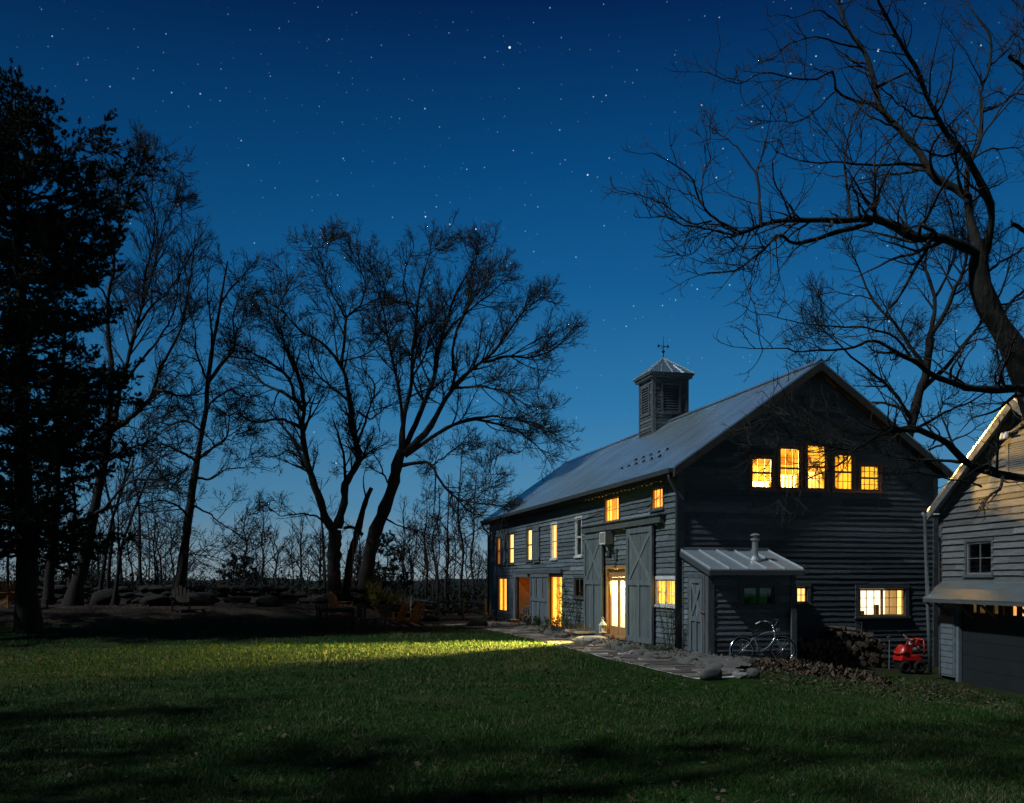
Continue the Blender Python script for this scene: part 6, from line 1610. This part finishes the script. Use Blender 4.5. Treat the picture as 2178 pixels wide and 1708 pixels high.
# far woods beyond the fields, one mass
def far_woods():
    rng = np.random.default_rng(66); parts = []; protos_ = []
    for k in range(5):
        L, R = limb_arrays(auto_limbs(0, 0, 8.5, 3.4, rng, 11, .14)); L = L-L[0,0]
        out, _ = crown(L, R, [lvl(1.8,(25,60),(.6,2.4),5,3,.14,.05,.028,t0=.1), lvl(2.6,(25,60),(.3,1.2),3,3,.16,.04,.021,t0=.1)], rng)
        protos_.append(cat_mesh([tubes(L, np.maximum(R,.03), 4)]+out))
    for i in range(230):
        D = rng.uniform(66, 170); x = rng.uniform(-.62, .35)*D; v, q = protos_[rng.integers(5)]
        a = rng.uniform(0, 6.28); s = rng.uniform(.55, 1.0); hgt = s*rng.uniform(.75,1.1)
        w = np.stack([(v[:,0]*math.cos(a)-v[:,1]*math.sin(a))*s+x, (v[:,0]*math.sin(a)+v[:,1]*math.cos(a))*s+D, v[:,2]*hgt+gzf(x,D)], 1); parts.append((w, q))
    V, Q = cat_mesh(parts); o = np_mesh('far_woods', V, Q, M['twig']); tag(o, 'hazy belt of distant bare woods along the horizon', 'woods', kind='stuff')
    # dark undergrowth
    n = 240000; c = []; cl_n = 520
    cD = rng.uniform(47, 130, cl_n); cx_ = rng.uniform(-.62, .32, cl_n)*cD; cr = rng.uniform(.5, 1.9, cl_n)*(1+1.1*(rng.uniform(0,1,cl_n) > .82))*(cD/60)**.9
    k = rng.integers(0, cl_n, n); p = rng.normal(0, 1, (n,3)); p = unit(p)*rng.uniform(.3,1,(n,1)); p[:,2] = np.abs(p[:,2])*.9
    pts = np.stack([cx_[k]+p[:,0]*cr[k]*1.3, cD[k]+p[:,1]*cr[k], gz(cx_[k], cD[k])+p[:,2]*cr[k]], 1)
    V, Q = scatter_quads(pts, .07, .18, 0, rng, .8); o = np_mesh('undergrowth', V, Q, M['needlefar']); tag(o, 'dark tangled undergrowth beyond the stone wall and fence', 'undergrowth', kind='stuff')
far_woods()
# ridge hills on the horizon
mb = MB(); vs = []
rs = random.Random(4)
for i in range(81):
    x = -700+1400*i/80
    for k in range(7):
        t = k/6; y = 420+160*t; h = math.sin(PI*min(t*1.05,1))*(6.5+3*math.sin(x*.009+1)+2.0*math.sin(x*.031)+.8*math.sin(x*.13)); vs.append((x, y, -5.5+max(0,h)))
mb.add(vs, [(7*i+k,7*i+k+1,7*i+8+k,7*i+7+k) for i in range(80) for k in range(6)])
tag(mb.build('hills', M['needlefar'], smooth=True), 'low dark wooded ridge on the horizon', 'hills', kind='structure')

# ------------------------------------------------------------------ evergreens
def evergreen(name, label, x, D, h, reach, rng, n=95, lean=0, needles=60000, nsize=.13, group=None, matn='needle', trunk_r=.36, t0=.10, sprays=(3.6,6.0)):
    b = np.array([x, D, gzf(x,D)-.1]); root = empty(name, tuple(b), 0, label, 'tree', group)
    tz = np.linspace(0, h, 14); tr = np.stack([np.cumsum(rng.normal(0,.06,14))+lean*tz, np.cumsum(rng.normal(0,.06,14)), tz], 1); tr[0,:2] = 0
    rad = np.maximum(.02, trunk_r*(1-tz/h)**.8); rad[0] *= 1.4
    V, Q = tubes(tr[None], rad[None], 12); np_mesh('trunk', V, Q, M['bark'], root, smooth=True)
    t = np.sort(rng.uniform(t0, .985, n)); p, d, r = sample(tr[None], rad[None], np.zeros(n, int), t)
    az = rng.uniform(0, 2*PI, n)+np.arange(n)*2.4; L_ = np.array([reach(tt, aa) for tt, aa in zip(t, az)])*rng.uniform(.7, 1.1, n)
    dn = np.stack([np.cos(az), np.sin(az), .12+.55*t**2], 1)
    q = grow(p, dn, L_, 9, .06, np.linspace(-.02,.07,1)[0]+.02*rng.normal(0,1,n), rng)
    q[:,:,2] += -(.10*L_[:,None])*np.sin(np.linspace(0,PI,9))[None,:]
    rb = np.maximum(.01, (.012*L_[:,None]+.01)*(1-np.linspace(0,.9,9))[None,:])
    out = [tubes(q, rb, 5)]
    lv = [lvl(sprays[0],(35,70),(.3,1.5),6,3,.10,.03,.008,rel=.42,t0=.10,flat=.9), lvl(sprays[1],(30,60),(.12,.5),4,3,.12,.06,.006,rel=.5,t0=.1,flat=.75)]
    o2, ap = crown(q, rb, lv, rng); out += o2
    V, Q = cat_mesh(out); np_mesh('branches', V, Q, M['bark'], root)
    nn = needles; pp = ap[-1]; i = rng.integers(0, len(pp), nn); tt = rng.uniform(0, 1, nn)
    c, dd, _ = sample(pp, np.ones(pp.shape[:2]), i, tt)
    u = unit(dd+rng.normal(0,.45,(nn,3)))*nsize*rng.uniform(.6,1.3,(nn,1)); v = unit(np.cross(u, rng.normal(0,1,(nn,3))))*nsize*.13
    V = np.stack([c, c+u*.5+v, c+u, c+u*.5-v], 1).reshape(-1,3)
    np_mesh('foliage', V, np.arange(4*nn).reshape(nn,4), M[matn], root)
    return root
def reachA(t, a):
    r = float(np.interp(t, [0,.2,.32,.42,.50,.58,.70,.77,.83,.88,.94,1], [2.4,3.0,3.3,3.7,2.9,2.6,2.8,3.7,3.6,2.2,1.5,.8]))
    right = .5+.5*math.cos(a)
    return r*(.80+.30*right)+.3*math.sin(t*60)
rngE = np.random.default_rng(31)
DE = 31.0
evergreen('evergreen_tree', 'huge black evergreen with layered boughs at the left edge', (62-CX)/F*DE, DE, 17.6, reachA, rngE, n=180, lean=-.03, needles=900000, nsize=.085, t0=.15, sprays=(6.5,9.0))
evergreen('evergreen_tree', 'second dark evergreen mostly cut off by the left edge', (-70-CX)/F*29, 29.0, 16.5, lambda t,a: 1.0+3.6*(1-t)**.6, rngE, n=85, needles=300000, nsize=.09, t0=.15, sprays=(5.5,8.0))
evergreen('evergreen_tree', 'small conical spruce behind the yellow green shrub', (815-CX)/F*52, 52.0, 3.6, lambda t,a: .15+1.5*(1-t), rngE, n=60, needles=12000, nsize=.14, matn='needlefar', trunk_r=.08, t0=.03)
for px, D, h, lb in ((500,85,4.6,'rounded dark evergreen on the skyline left of the gap'),(520,90,5.2,'pointed dark evergreen on the skyline left of the gap'),(547,95,4.0,'smallest dark evergreen on the skyline in the gap')):
    evergreen('evergreen_tree', lb, (px-CX)/F*D, D, h, lambda t,a: .3+1.7*(1-t)**.7, rngE, n=50, needles=7000, nsize=.26, matn='needlefar', trunk_r=.1, t0=.03)
# unseen evergreens added outside the frame to shade the lawn
for x, y, h, lb in ((-12.5,5.0,14,'unseen evergreen added to shade the lawn, nearest but one to the viewer'),(-7.8,5.2,19.5,'tallest unseen evergreen added to shade the lawn, closest to the viewer'),(-15.5,9.0,14,'unseen evergreen added for shade, third along the left lawn edge'),(-25.5,29.5,14,'unseen evergreen added for shade, last along the left edge, level with the lounge chairs')):
    evergreen('evergreen_tree', lb, x, y, h, lambda t,a: .9+2.9*(1-t)**.6, rngE, n=56, needles=11000, nsize=.30, t0=.12, sprays=(2.0,2.8), group='unseen evergreens added to shade the lawn')

# ------------------------------------------------------------------ grass and leaves
def path_side(x, y):
    px = np.interp(-y, -PCs[:,1][::1] if PCs[0,1] > PCs[-1,1] else -PCs[::-1,1], PCs[:,0] if PCs[0,1] > PCs[-1,1] else PCs[::-1,0])
    return x-px
def lawn():
    rng = np.random.default_rng(12); N = 430000
    D = 7.2*(42/7.2)**rng.uniform(0,1,N); x = rng.uniform(-.62,.62,N)*D
    side = path_side(x, D)
    near = D < 17.2+.25*np.sin(x*2.3)
    nz = .5+.5*np.sin(x*.9+1.7)*np.sin(D*.8)+.25*np.sin(x*3.1)*np.sin(D*2.7+1)
    keep = (side < -.50+rng.normal(0,.06,N)+.05*np.sin(D*5)) | near
    keep &= ~((D > 16.6) & (side > -.62) & (x < 5.2) & (D > 17.6))
    right = (x > 5.0) & (D > 16.2) & (D < 23.5) & (x < 10.2)
    keep |= right & (rng.uniform(0,1,N) < .25+.45*(nz > .55)) & (D < 22.6)
    e = D-(.42*x+39.2)+1.2*np.sin(x*.7)+rng.normal(0,.5,N); keep &= e < 0
    x = x[keep]; D = D[keep]; n = len(x); z = gz(x, D)
    sc = (D/9)**.8; cl = np.sin(x*2.1+np.sin(D*1.3)*2)*np.sin(D*1.9+np.sin(x*1.1)*2)+.6*np.sin(x*5.3+1)*np.sin(D*4.7); h = rng.uniform(.020,.058,n)*(.75+.25*sc)*(1+.5*(rng.uniform(0,1,n) > .93))*np.clip(.85+.45*cl,.35,1.7); w = rng.uniform(.0022,.0042,n)*sc
    a = rng.uniform(0,2*PI,n); u = np.stack([np.cos(a), np.sin(a), np.zeros(n)],1)*w[:,None]; le = rng.normal(0,.55,(n,2))*h[:,None]
    b = np.stack([x,D,z-.004],1); tip = b+np.stack([le[:,0],le[:,1],h],1)
    V = np.stack([b-u, b+u, tip+u*.25, tip-u*.25],1).reshape(-1,3)
    o = np_mesh('grass', V, np.arange(4*n).reshape(n,4), M['blade'], shade=rng.uniform(0,1,n)); tag(o, 'short green lawn grass with dry straw blades', 'grass', kind='stuff')
    # dead leaves
    m = 2600; D = 7.2*(36/7.2)**rng.uniform(0,1,m); x = rng.uniform(-.6,.6,m)*D; k = path_side(x,D) < -.6; A = np.stack([x[k],D[k],gz(x[k],D[k])],1)
    x = rng.uniform(-20,-2,3600); D = .42*x+39.2+rng.uniform(-2.5,5.5,3600); B = np.stack([x,D,gz(x,D)],1)
    ly = rng.uniform(-1.2,20,1300); lx = -rng.uniform(.0,1,1300)**2*1.6-.05; q = np.array([bw(a_,b_) for a_, b_ in zip(lx,ly)]); C_ = np.stack([q[:,0],q[:,1],gz(q[:,0],q[:,1])+.10],1)
    x = rng.uniform(4.6,10,2600); D = rng.uniform(16.2,22.5,2600); E_ = np.stack([x,D,gz(x,D)],1)
    pts = np.concatenate([A,B,C_,E_]); V, Q = scatter_quads(pts, .035, .085, .01, rng, .35)
    o = np_mesh('fallen_leaves', V, Q, M['leaf'], shade=rng.uniform(.4,1.9,len(Q))); tag(o, 'scattered dead brown leaves over lawn and beds', 'leaves', kind='stuff')
    # raked heap below the bicycle
    n = 6500; t = rng.uniform(0,1,n); xx = 5.3+2.6*t+rng.normal(0,.1,n); yy = 20.6-1.0*t*.3+rng.normal(0,.42,n)
    hh = .20*np.exp(-((yy-20.6+.3*t)/.45)**2)*np.sin(PI*np.clip(t*.9+.08,0,1))**.7*rng.uniform(0,1,n)**.5
    V, Q = scatter_quads(np.stack([xx,yy,gz(xx,yy)+hh],1), .04, .10, .0, rng, .6)
    o = np_mesh('leaf_heap', V, Q, M['leaf'], shade=rng.uniform(.4,2.0,len(Q))); tag(o, 'raked heap of dead leaves in front of the bicycle', 'leaves', kind='stuff')
    # stones of the gravel
    n = 9000; ly = rng.uniform(-2.6,12,n); lx = -rng.uniform(.05,1.9,n); lx = np.where(ly < 0, rng.uniform(-1.6,2.6,n)*np.clip(-ly/1.7,.05,1), lx)
    q = np.array([bw(a_,b_) for a_, b_ in zip(lx,ly)]); k = path_side(q[:,0],q[:,1]) > .75; q = q[k]
    inside = np.array([not (0.02 < a_ and b_ > -1.6) for a_, b_ in zip(lx[k], ly[k])]); q = q[inside]
    V, Q = scatter_quads(np.stack([q[:,0],q[:,1],gz(q[:,0],q[:,1])+.09],1), .025, .07, 0, rng, .5)
    o = np_mesh('gravel', V, Q, M['rock'], shade=rng.uniform(.6,1.4,len(Q))); tag(o, 'loose gravel chips scattered over the bed by the barn', 'gravel', kind='stuff')
lawn()

def tuft(name, label, cat, x, D, n, h, spread, mt, seed, lean=.5, z=0, width=.008, group=None):
    rng = np.random.default_rng(seed); b0 = np.array([x,D,gzf(x,D)+z]); r = empty(name, tuple(b0), 0, label, cat, group)
    b = np.stack([rng.normal(0,spread*.4,n), rng.normal(0,spread*.4,n), np.zeros(n)],1); d = np.stack([rng.normal(0,lean,n), rng.normal(0,lean,n), np.ones(n)],1)
    q = grow(b, d, h*rng.uniform(.5,1.1,n), 5, .08, -.06*np.ones(n), rng); V, Q = tubes(q, np.tile(np.linspace(width, width*.3, 5), (n,1)), 3)
    np_mesh('blades', V, Q, mt, r); return r
def shrub(name, label, x, D, h, spread, n, seed, leafm, nl, ls, z=0, up=.05, lean=.3):
    rng = np.random.default_rng(seed); b0 = np.array([x,D,gzf(x,D)+z]); r = empty(name, tuple(b0), 0, label, 'shrub')
    b = np.stack([rng.normal(0,spread*.25,n), rng.normal(0,spread*.25,n), np.zeros(n)],1); d = np.stack([rng.normal(0,lean,n), rng.normal(0,lean,n), np.ones(n)],1)
    q = grow(b, d, h*rng.uniform(.6,1.1,n), 8, .08, up*np.ones(n), rng); rad = np.tile(np.linspace(.012,.004,8), (n,1))
    out, ap = crown(q, rad, [lvl(5,(25,55),(.1,.5),5,3,.12,.03,.004,rel=.4)], rng); V, Q = cat_mesh([tubes(q, rad, 4)]+out); np_mesh('stems', V, Q, M['stem'], r)
    V, Q = leaf_bits(np.concatenate([q.reshape(-1,3), ap[-1].reshape(-1,3)]), nl, ls, rng); np_mesh('leaves', V, Q, leafm, r); return r
x = (800-CX)/F*42; shrub('shrub', 'yellow green budding shrub beside the leaning trunk', x+.0, 42, 1.15, 1.2, 16, 1, M['ygleaf'], 2200, .07, lean=.5)
x = (825-CX)/F*42.5; shrub('shrub', 'yellow green budding shrub nearer the orange chairs', x, 42.5, 1.1, 1.0, 14, 2, M['ygleaf'], 1800, .07, lean=.5)
yy, _ = LW(1204,1300,-.5); q = bw(-.45, yy); shrub('shrub', 'tall thin green stemmed shrub against the siding below the dark window', q[0], q[1], 1.7, .5, 10, 3, M['greenleaf'], 900, .05, z=.05)
yy, _ = LW(1180,1320,-.6); q = bw(-.6, yy); shrub('shrub', 'low dark leafy shrub before the yellow curtained door', q[0], q[1], .55, 1.0, 18, 4, M['greenleaf'], 1300, .05, z=.05, lean=.6)
yy, _ = LW(1425,1380,-.25); q = bw(-.25, yy); shrub('shrub', 'wispy climbing vine below the white trimmed window', q[0], q[1], 1.5, .35, 9, 5, M['greenleaf'], 420, .035, z=.08, lean=.22)
yy, _ = LW(1128,1330,-.5); q = bw(-.5, yy); shrub('shrub', 'small bright green plant clump below the low plank door', q[0], q[1], .30, .8, 16, 6, M['greenleaf'], 700, .06, z=.05, lean=.5)
yy, _ = LW(1052,1318,-.6); q = bw(-.7, yy); r = shrub('flowering_plant', 'white flowering plant at the far corner of the barn', q[0], q[1], .5, .7, 14, 7, M['flower'], 50, .05, z=.05, lean=.5)
yy, _ = LW(1238,1347,-.45); q = bw(-.5, yy); tuft('dry_grass', 'clump of dry tan grass beside the lantern', 'plant', q[0], q[1], 150, .42, .5, M['straw'], 11, .7, z=.16)
yy, _ = LW(1222,1343,-.3); q = bw(-.3, yy); tuft('grass_clump', 'clump of tall green grass behind the slab step', 'plant', q[0], q[1], 90, .45, .35, M['greenleaf'], 12, .5, z=.12)
yy, _ = LW(1392,1385,-.6); q = bw(-.6, yy); tuft('grass_clump', 'low green clump under the right sliding door corner', 'plant', q[0], q[1], 90, .25, .5, M['greenleaf'], 13, .7, z=.08)

# ------------------------------------------------------------------ stone wall, boulders, fence, furniture
def stone_wall():
    rng = np.random.default_rng(8); V = []; Q = []; b = 0
    bmr = bmesh.new(); bmesh.ops.create_icosphere(bmr, subdivisions=2, radius=1); bv = np.array([v.co[:] for v in bmr.verts]); bf = np.array([[v.index for v in f.verts] for f in bmr.faces]); bmr.free()
    bf = np.concatenate([bf, bf[:, 2:3]], 1)
    xs0, xs1 = -21.5, -3.6; base = None; mbv = []; mbf = []
    for row in range(3):
        x = xs0
        while x < xs1:
            s = rng.uniform(.20,.42)*(1.1-.15*row); y = 41.6+.10*(x+12)+rng.normal(0,.10)
            if rng.uniform() < .93-.12*row:
                d = unit(rng.normal(0,1,(6,3))); p = bv.copy()
                for k in range(6):
                    e = np.maximum(0, p@d[k]-rng.uniform(.6,.85)); p -= e[:,None]*d[k]*.9
                p = p*np.array([s*1.25, s*.9, s*.55])+np.array([x, y, gzf(x,y)+.10+row*.27])
                mbv.append(p); mbf.append(bf[:, :3]+b); b += len(p)
            x += s*1.9
    me = bpy.data.meshes.new('stone_wall'); me.from_pydata(np.concatenate(mbv).tolist(), [], np.concatenate(mbf).tolist()); me.materials.append(M['wallrock']); me.update()
    tag(link('stone_wall', me), 'low dry stone wall along the edge of the dim woods', 'wall')
stone_wall()
DM = [rock_mesh(40+i, M['wallrock']) for i in range(5)]
for px, py, s, k, lb in ((222,1302,.62,1,'flat topped boulder near the left chairs and footstools'),(425,1306,.60,4,'largest rounded boulder by the gate frame'),(330,1290,.42,0,'boulder in front of the stone wall, left of the slender trunk'),(575,1301,.45,2,'boulder in the leaf bed between slender tree and big trunks'),(1015,1326,.3,3,'rock by the far corner of the barn')):
    D = 38.5 if px < 900 else 38; x = (px-CX)/F*D; rock((x, D, gzf(x,D)+s*.3), (s*1.4, s, s*.8), DM[k], lb, None, 'boulder', px)
def adirondack(x, D, rz, label, mt, group=None, z=0, tilt=0):
    r = empty('garden_chair', (x, D, gzf(x,D)+z), rz, label, 'chair', group)   # faces local +x
    mb = MB()
    for i in range(5):
        y = -.24+.12*i; mb.hexa([(.22-.02,y-.05,.36),(.22,y+.05,.36),(-.28,y+.05,.24),(-.28,y-.05,.24),(.22-.02,y-.05,.38),(.22,y+.05,.38),(-.28,y+.05,.26),(-.28,y-.05,.26)])
    mb.build('seat', mt, r)
    mb = MB()
    for i in range(5):
        y = -.24+.12*i; top = 1.0-.10*abs(i-2)*.7; f = 1.15
        mb.hexa([(-.24,y-.05,.26),(-.24,y+.05,.26),(-.27,y+.05,.26),(-.27,y-.05,.26),(-.52,y*f-.055,top),(-.52,y*f+.055,top),(-.55,y*f+.055,top),(-.55,y*f-.055,top)])
    mb.build('backrest', mt, r)
    for s in (-1,1):
        mb = MB(); mb.box(-.42,.30,s*.34-.06,s*.34+.06,.56,.585); mb.build('armrest', mt, r)
        mb = MB(); mb.box(.20,.28,s*.33-.02,s*.33+.02,0,.56); mb.build('leg', mt, r)
        mb = MB(); mb.hexa([(.24,s*.29-.015,.24),(.24,s*.29+.015,.24),(-.62,s*.29+.015,.0),(-.62,s*.29-.015,.0),(.24,s*.29-.015,.36),(.24,s*.29+.015,.36),(-.62,s*.29+.015,.06),(-.62,s*.29-.015,.06)]); mb.build('leg', mt, r)
    return r
adirondack((22-CX)/F*35, 35.0, -.35, 'leftmost orange wooden lounge chair by the picture edge', M['chairwood'])
adirondack((52-CX)/F*35.6, 35.6, -.30, 'orange wooden lounge chair just right of the leftmost one', M['chairwood'])
for px, D, lb in ((66,34.6,'wooden footstool in front of the leftmost lounge chair'),(84,35.0,'wooden footstool farther right beside the flat topped boulder')):
    x = (px-CX)/F*D; fs = empty('footstool', (x, D, gzf(x,D)), -.3, lb, 'stool')
    mb = MB()
    for i in range(4): mb.box(-.20+.1*i,-.11+.1*i,-.24,.24,.30,.325)
    mb.build('seat', M['chairwood'], fs)
    for sx in (-.17,.17):
        for sy_ in (-.2,.2): mb = MB(); mb.box(sx-.03,sx+.03,sy_-.02,sy_+.02,0,.30); mb.build('leg', M['chairwood'], fs)
adirondack((838-CX)/F*37.5, 37.5, 2.7, 'orange wooden lounge chair left of its twin near the rail fence', M['chairwood'])
adirondack((872-CX)/F*38, 38.0, 2.5, 'orange wooden lounge chair nearest the rail fence', M['chairwood'])
adirondack((728-CX)/F*37.5, 37.5, -.4, 'orange wooden lounge chair behind the dark table under the big tree', M['chairwood'])
adirondack((385-CX)/F*36, 36, -1.2, 'dark wooden lounge chair before the stone wall near the slender tree', M['darkwood'])
# dark slatted table and two dark chairs
x = (716-CX)/F*35; tb = empty('garden_table', (x,35,gzf(x,35)), .08, 'dark slatted wooden table under the twin trunks', 'table')
mb = MB()
for i in range(6): mb.box(-.68,.68,-.42+.14*i,-.31+.14*i,.72,.75)
mb.build('tabletop', M['darkwood'], tb)
for sx in (-.6,.6):
    for sy_ in (-.33,.33): mb = MB(); mb.box(sx-.04,sx+.04,sy_-.04,sy_+.04,0,.72); mb.build('leg', M['darkwood'], tb)
mb = MB(); mb.box(-.6,.6,-.36,-.33,.6,.715); mb.box(-.6,.6,.33,.36,.6,.715); mb.build('apron', M['darkwood'], tb)
def dchair(px, D, rz, label):
    x = (px-CX)/F*D; r = empty('garden_chair', (x,D,gzf(x,D)), rz, label, 'chair')
    mb = MB(); mb.box(-.24,.24,-.24,.24,.42,.455); mb.build('seat', M['darkwood'], r)
    mb = MB()
    for i in range(5): mb.box(-.26,-.23,-.22+.1*i,-.17+.1*i,.48,.92)
    mb.box(-.27,-.225,-.24,.24,.92,.98); mb.build('backrest', M['darkwood'], r)
    for sx in (-.21,.21):
        for sy_ in (-.21,.21): mb = MB(); mb.box(sx-.022,sx+.022,sy_-.022,sy_+.022,0,.42); mb.build('leg', M['darkwood'], r)
dchair(690,34.6,1.4,'dark wooden chair at the left end of the dark table'); dchair(752,34.6,2.9,'dark wooden chair at the right end of the dark table')
dchair(790,34.8,.3,'dark wooden chair standing free, second right of the dark table'); dchair(814,35.2,2.2,'dark wooden chair standing beside the orange lounge chairs')
# split rail fence
def fence_pt(px, D): x = (px-CX)/F*D; return np.array([x, D, gzf(x,D)])
fp = [fence_pt(px, D) for px, D in ((875,45.5),(931,45.0),(985,44.5),(1030,44.0))]
fe = empty('rail_fence', tuple(fp[0]), 0, 'old split rail fence beside the far end of the barn', 'fence')
for i, p in enumerate(fp):
    q = p-fp[0]; mb = MB(); mb.tube([q+np.array([0,0,-.1]), q+np.array([.05*(i%2),0,.55]), q+np.array([.03,0,1.0+.1*(i == 1)])], [.07,.065,.05], 7); mb.build('post', M['fencewood'], fe)
for a, c in zip(fp[:-1], fp[1:]):
    for h in (.38,.80):
        mb = MB(); p = a-fp[0]; q = c-fp[0]; m_ = (p+q)/2; mb.tube([p+np.array([0,.06,h]), m_+np.array([0,.05,h+rs.uniform(-.05,.03)]), q+np.array([0,.06,h+rs.uniform(-.06,.06)])], .045, 6); mb.build('rail', M['fencewood'], fe)
# gate frame
x = (392-CX)/F*44; gf = empty('gate_frame', (x,44,gzf(x,44)), .1, 'dark wooden gate frame behind the stone wall', 'gate')
mb = MB()
for dx in (-.45,.42): mb.box(dx-.05,dx+.05,-.05,.05,0,1.02)
mb.build('post', M['darkwood'], gf); mb = MB(); mb.box(-.55,.52,-.06,.06,1.02,1.10); mb.build('lintel', M['darkwood'], gf)
# fallen branch on the lawn
x, D = ground_pt(1800,1576); fb = empty('fallen_branch', (x,D,gzf(x,D)+.02), 0, 'crooked fallen twig lying on the right foreground lawn', 'branch')
mb = MB(); mb.tube([(-.26,.0,.01),(-.12,-.05,.03),(.02,.02,.015),(.16,.0,.03),(.27,.10,.02)], [.011,.010,.009,.008,.004], 6); mb.tube([(-.12,-.05,.03),(-.04,-.18,.03),(.08,-.2,.02)], [.008,.006,.003], 5); mb.tube([(.02,.02,.02),(.10,.16,.04)], [.006,.003], 5); mb.build('stick', M['twigpale'], fb)
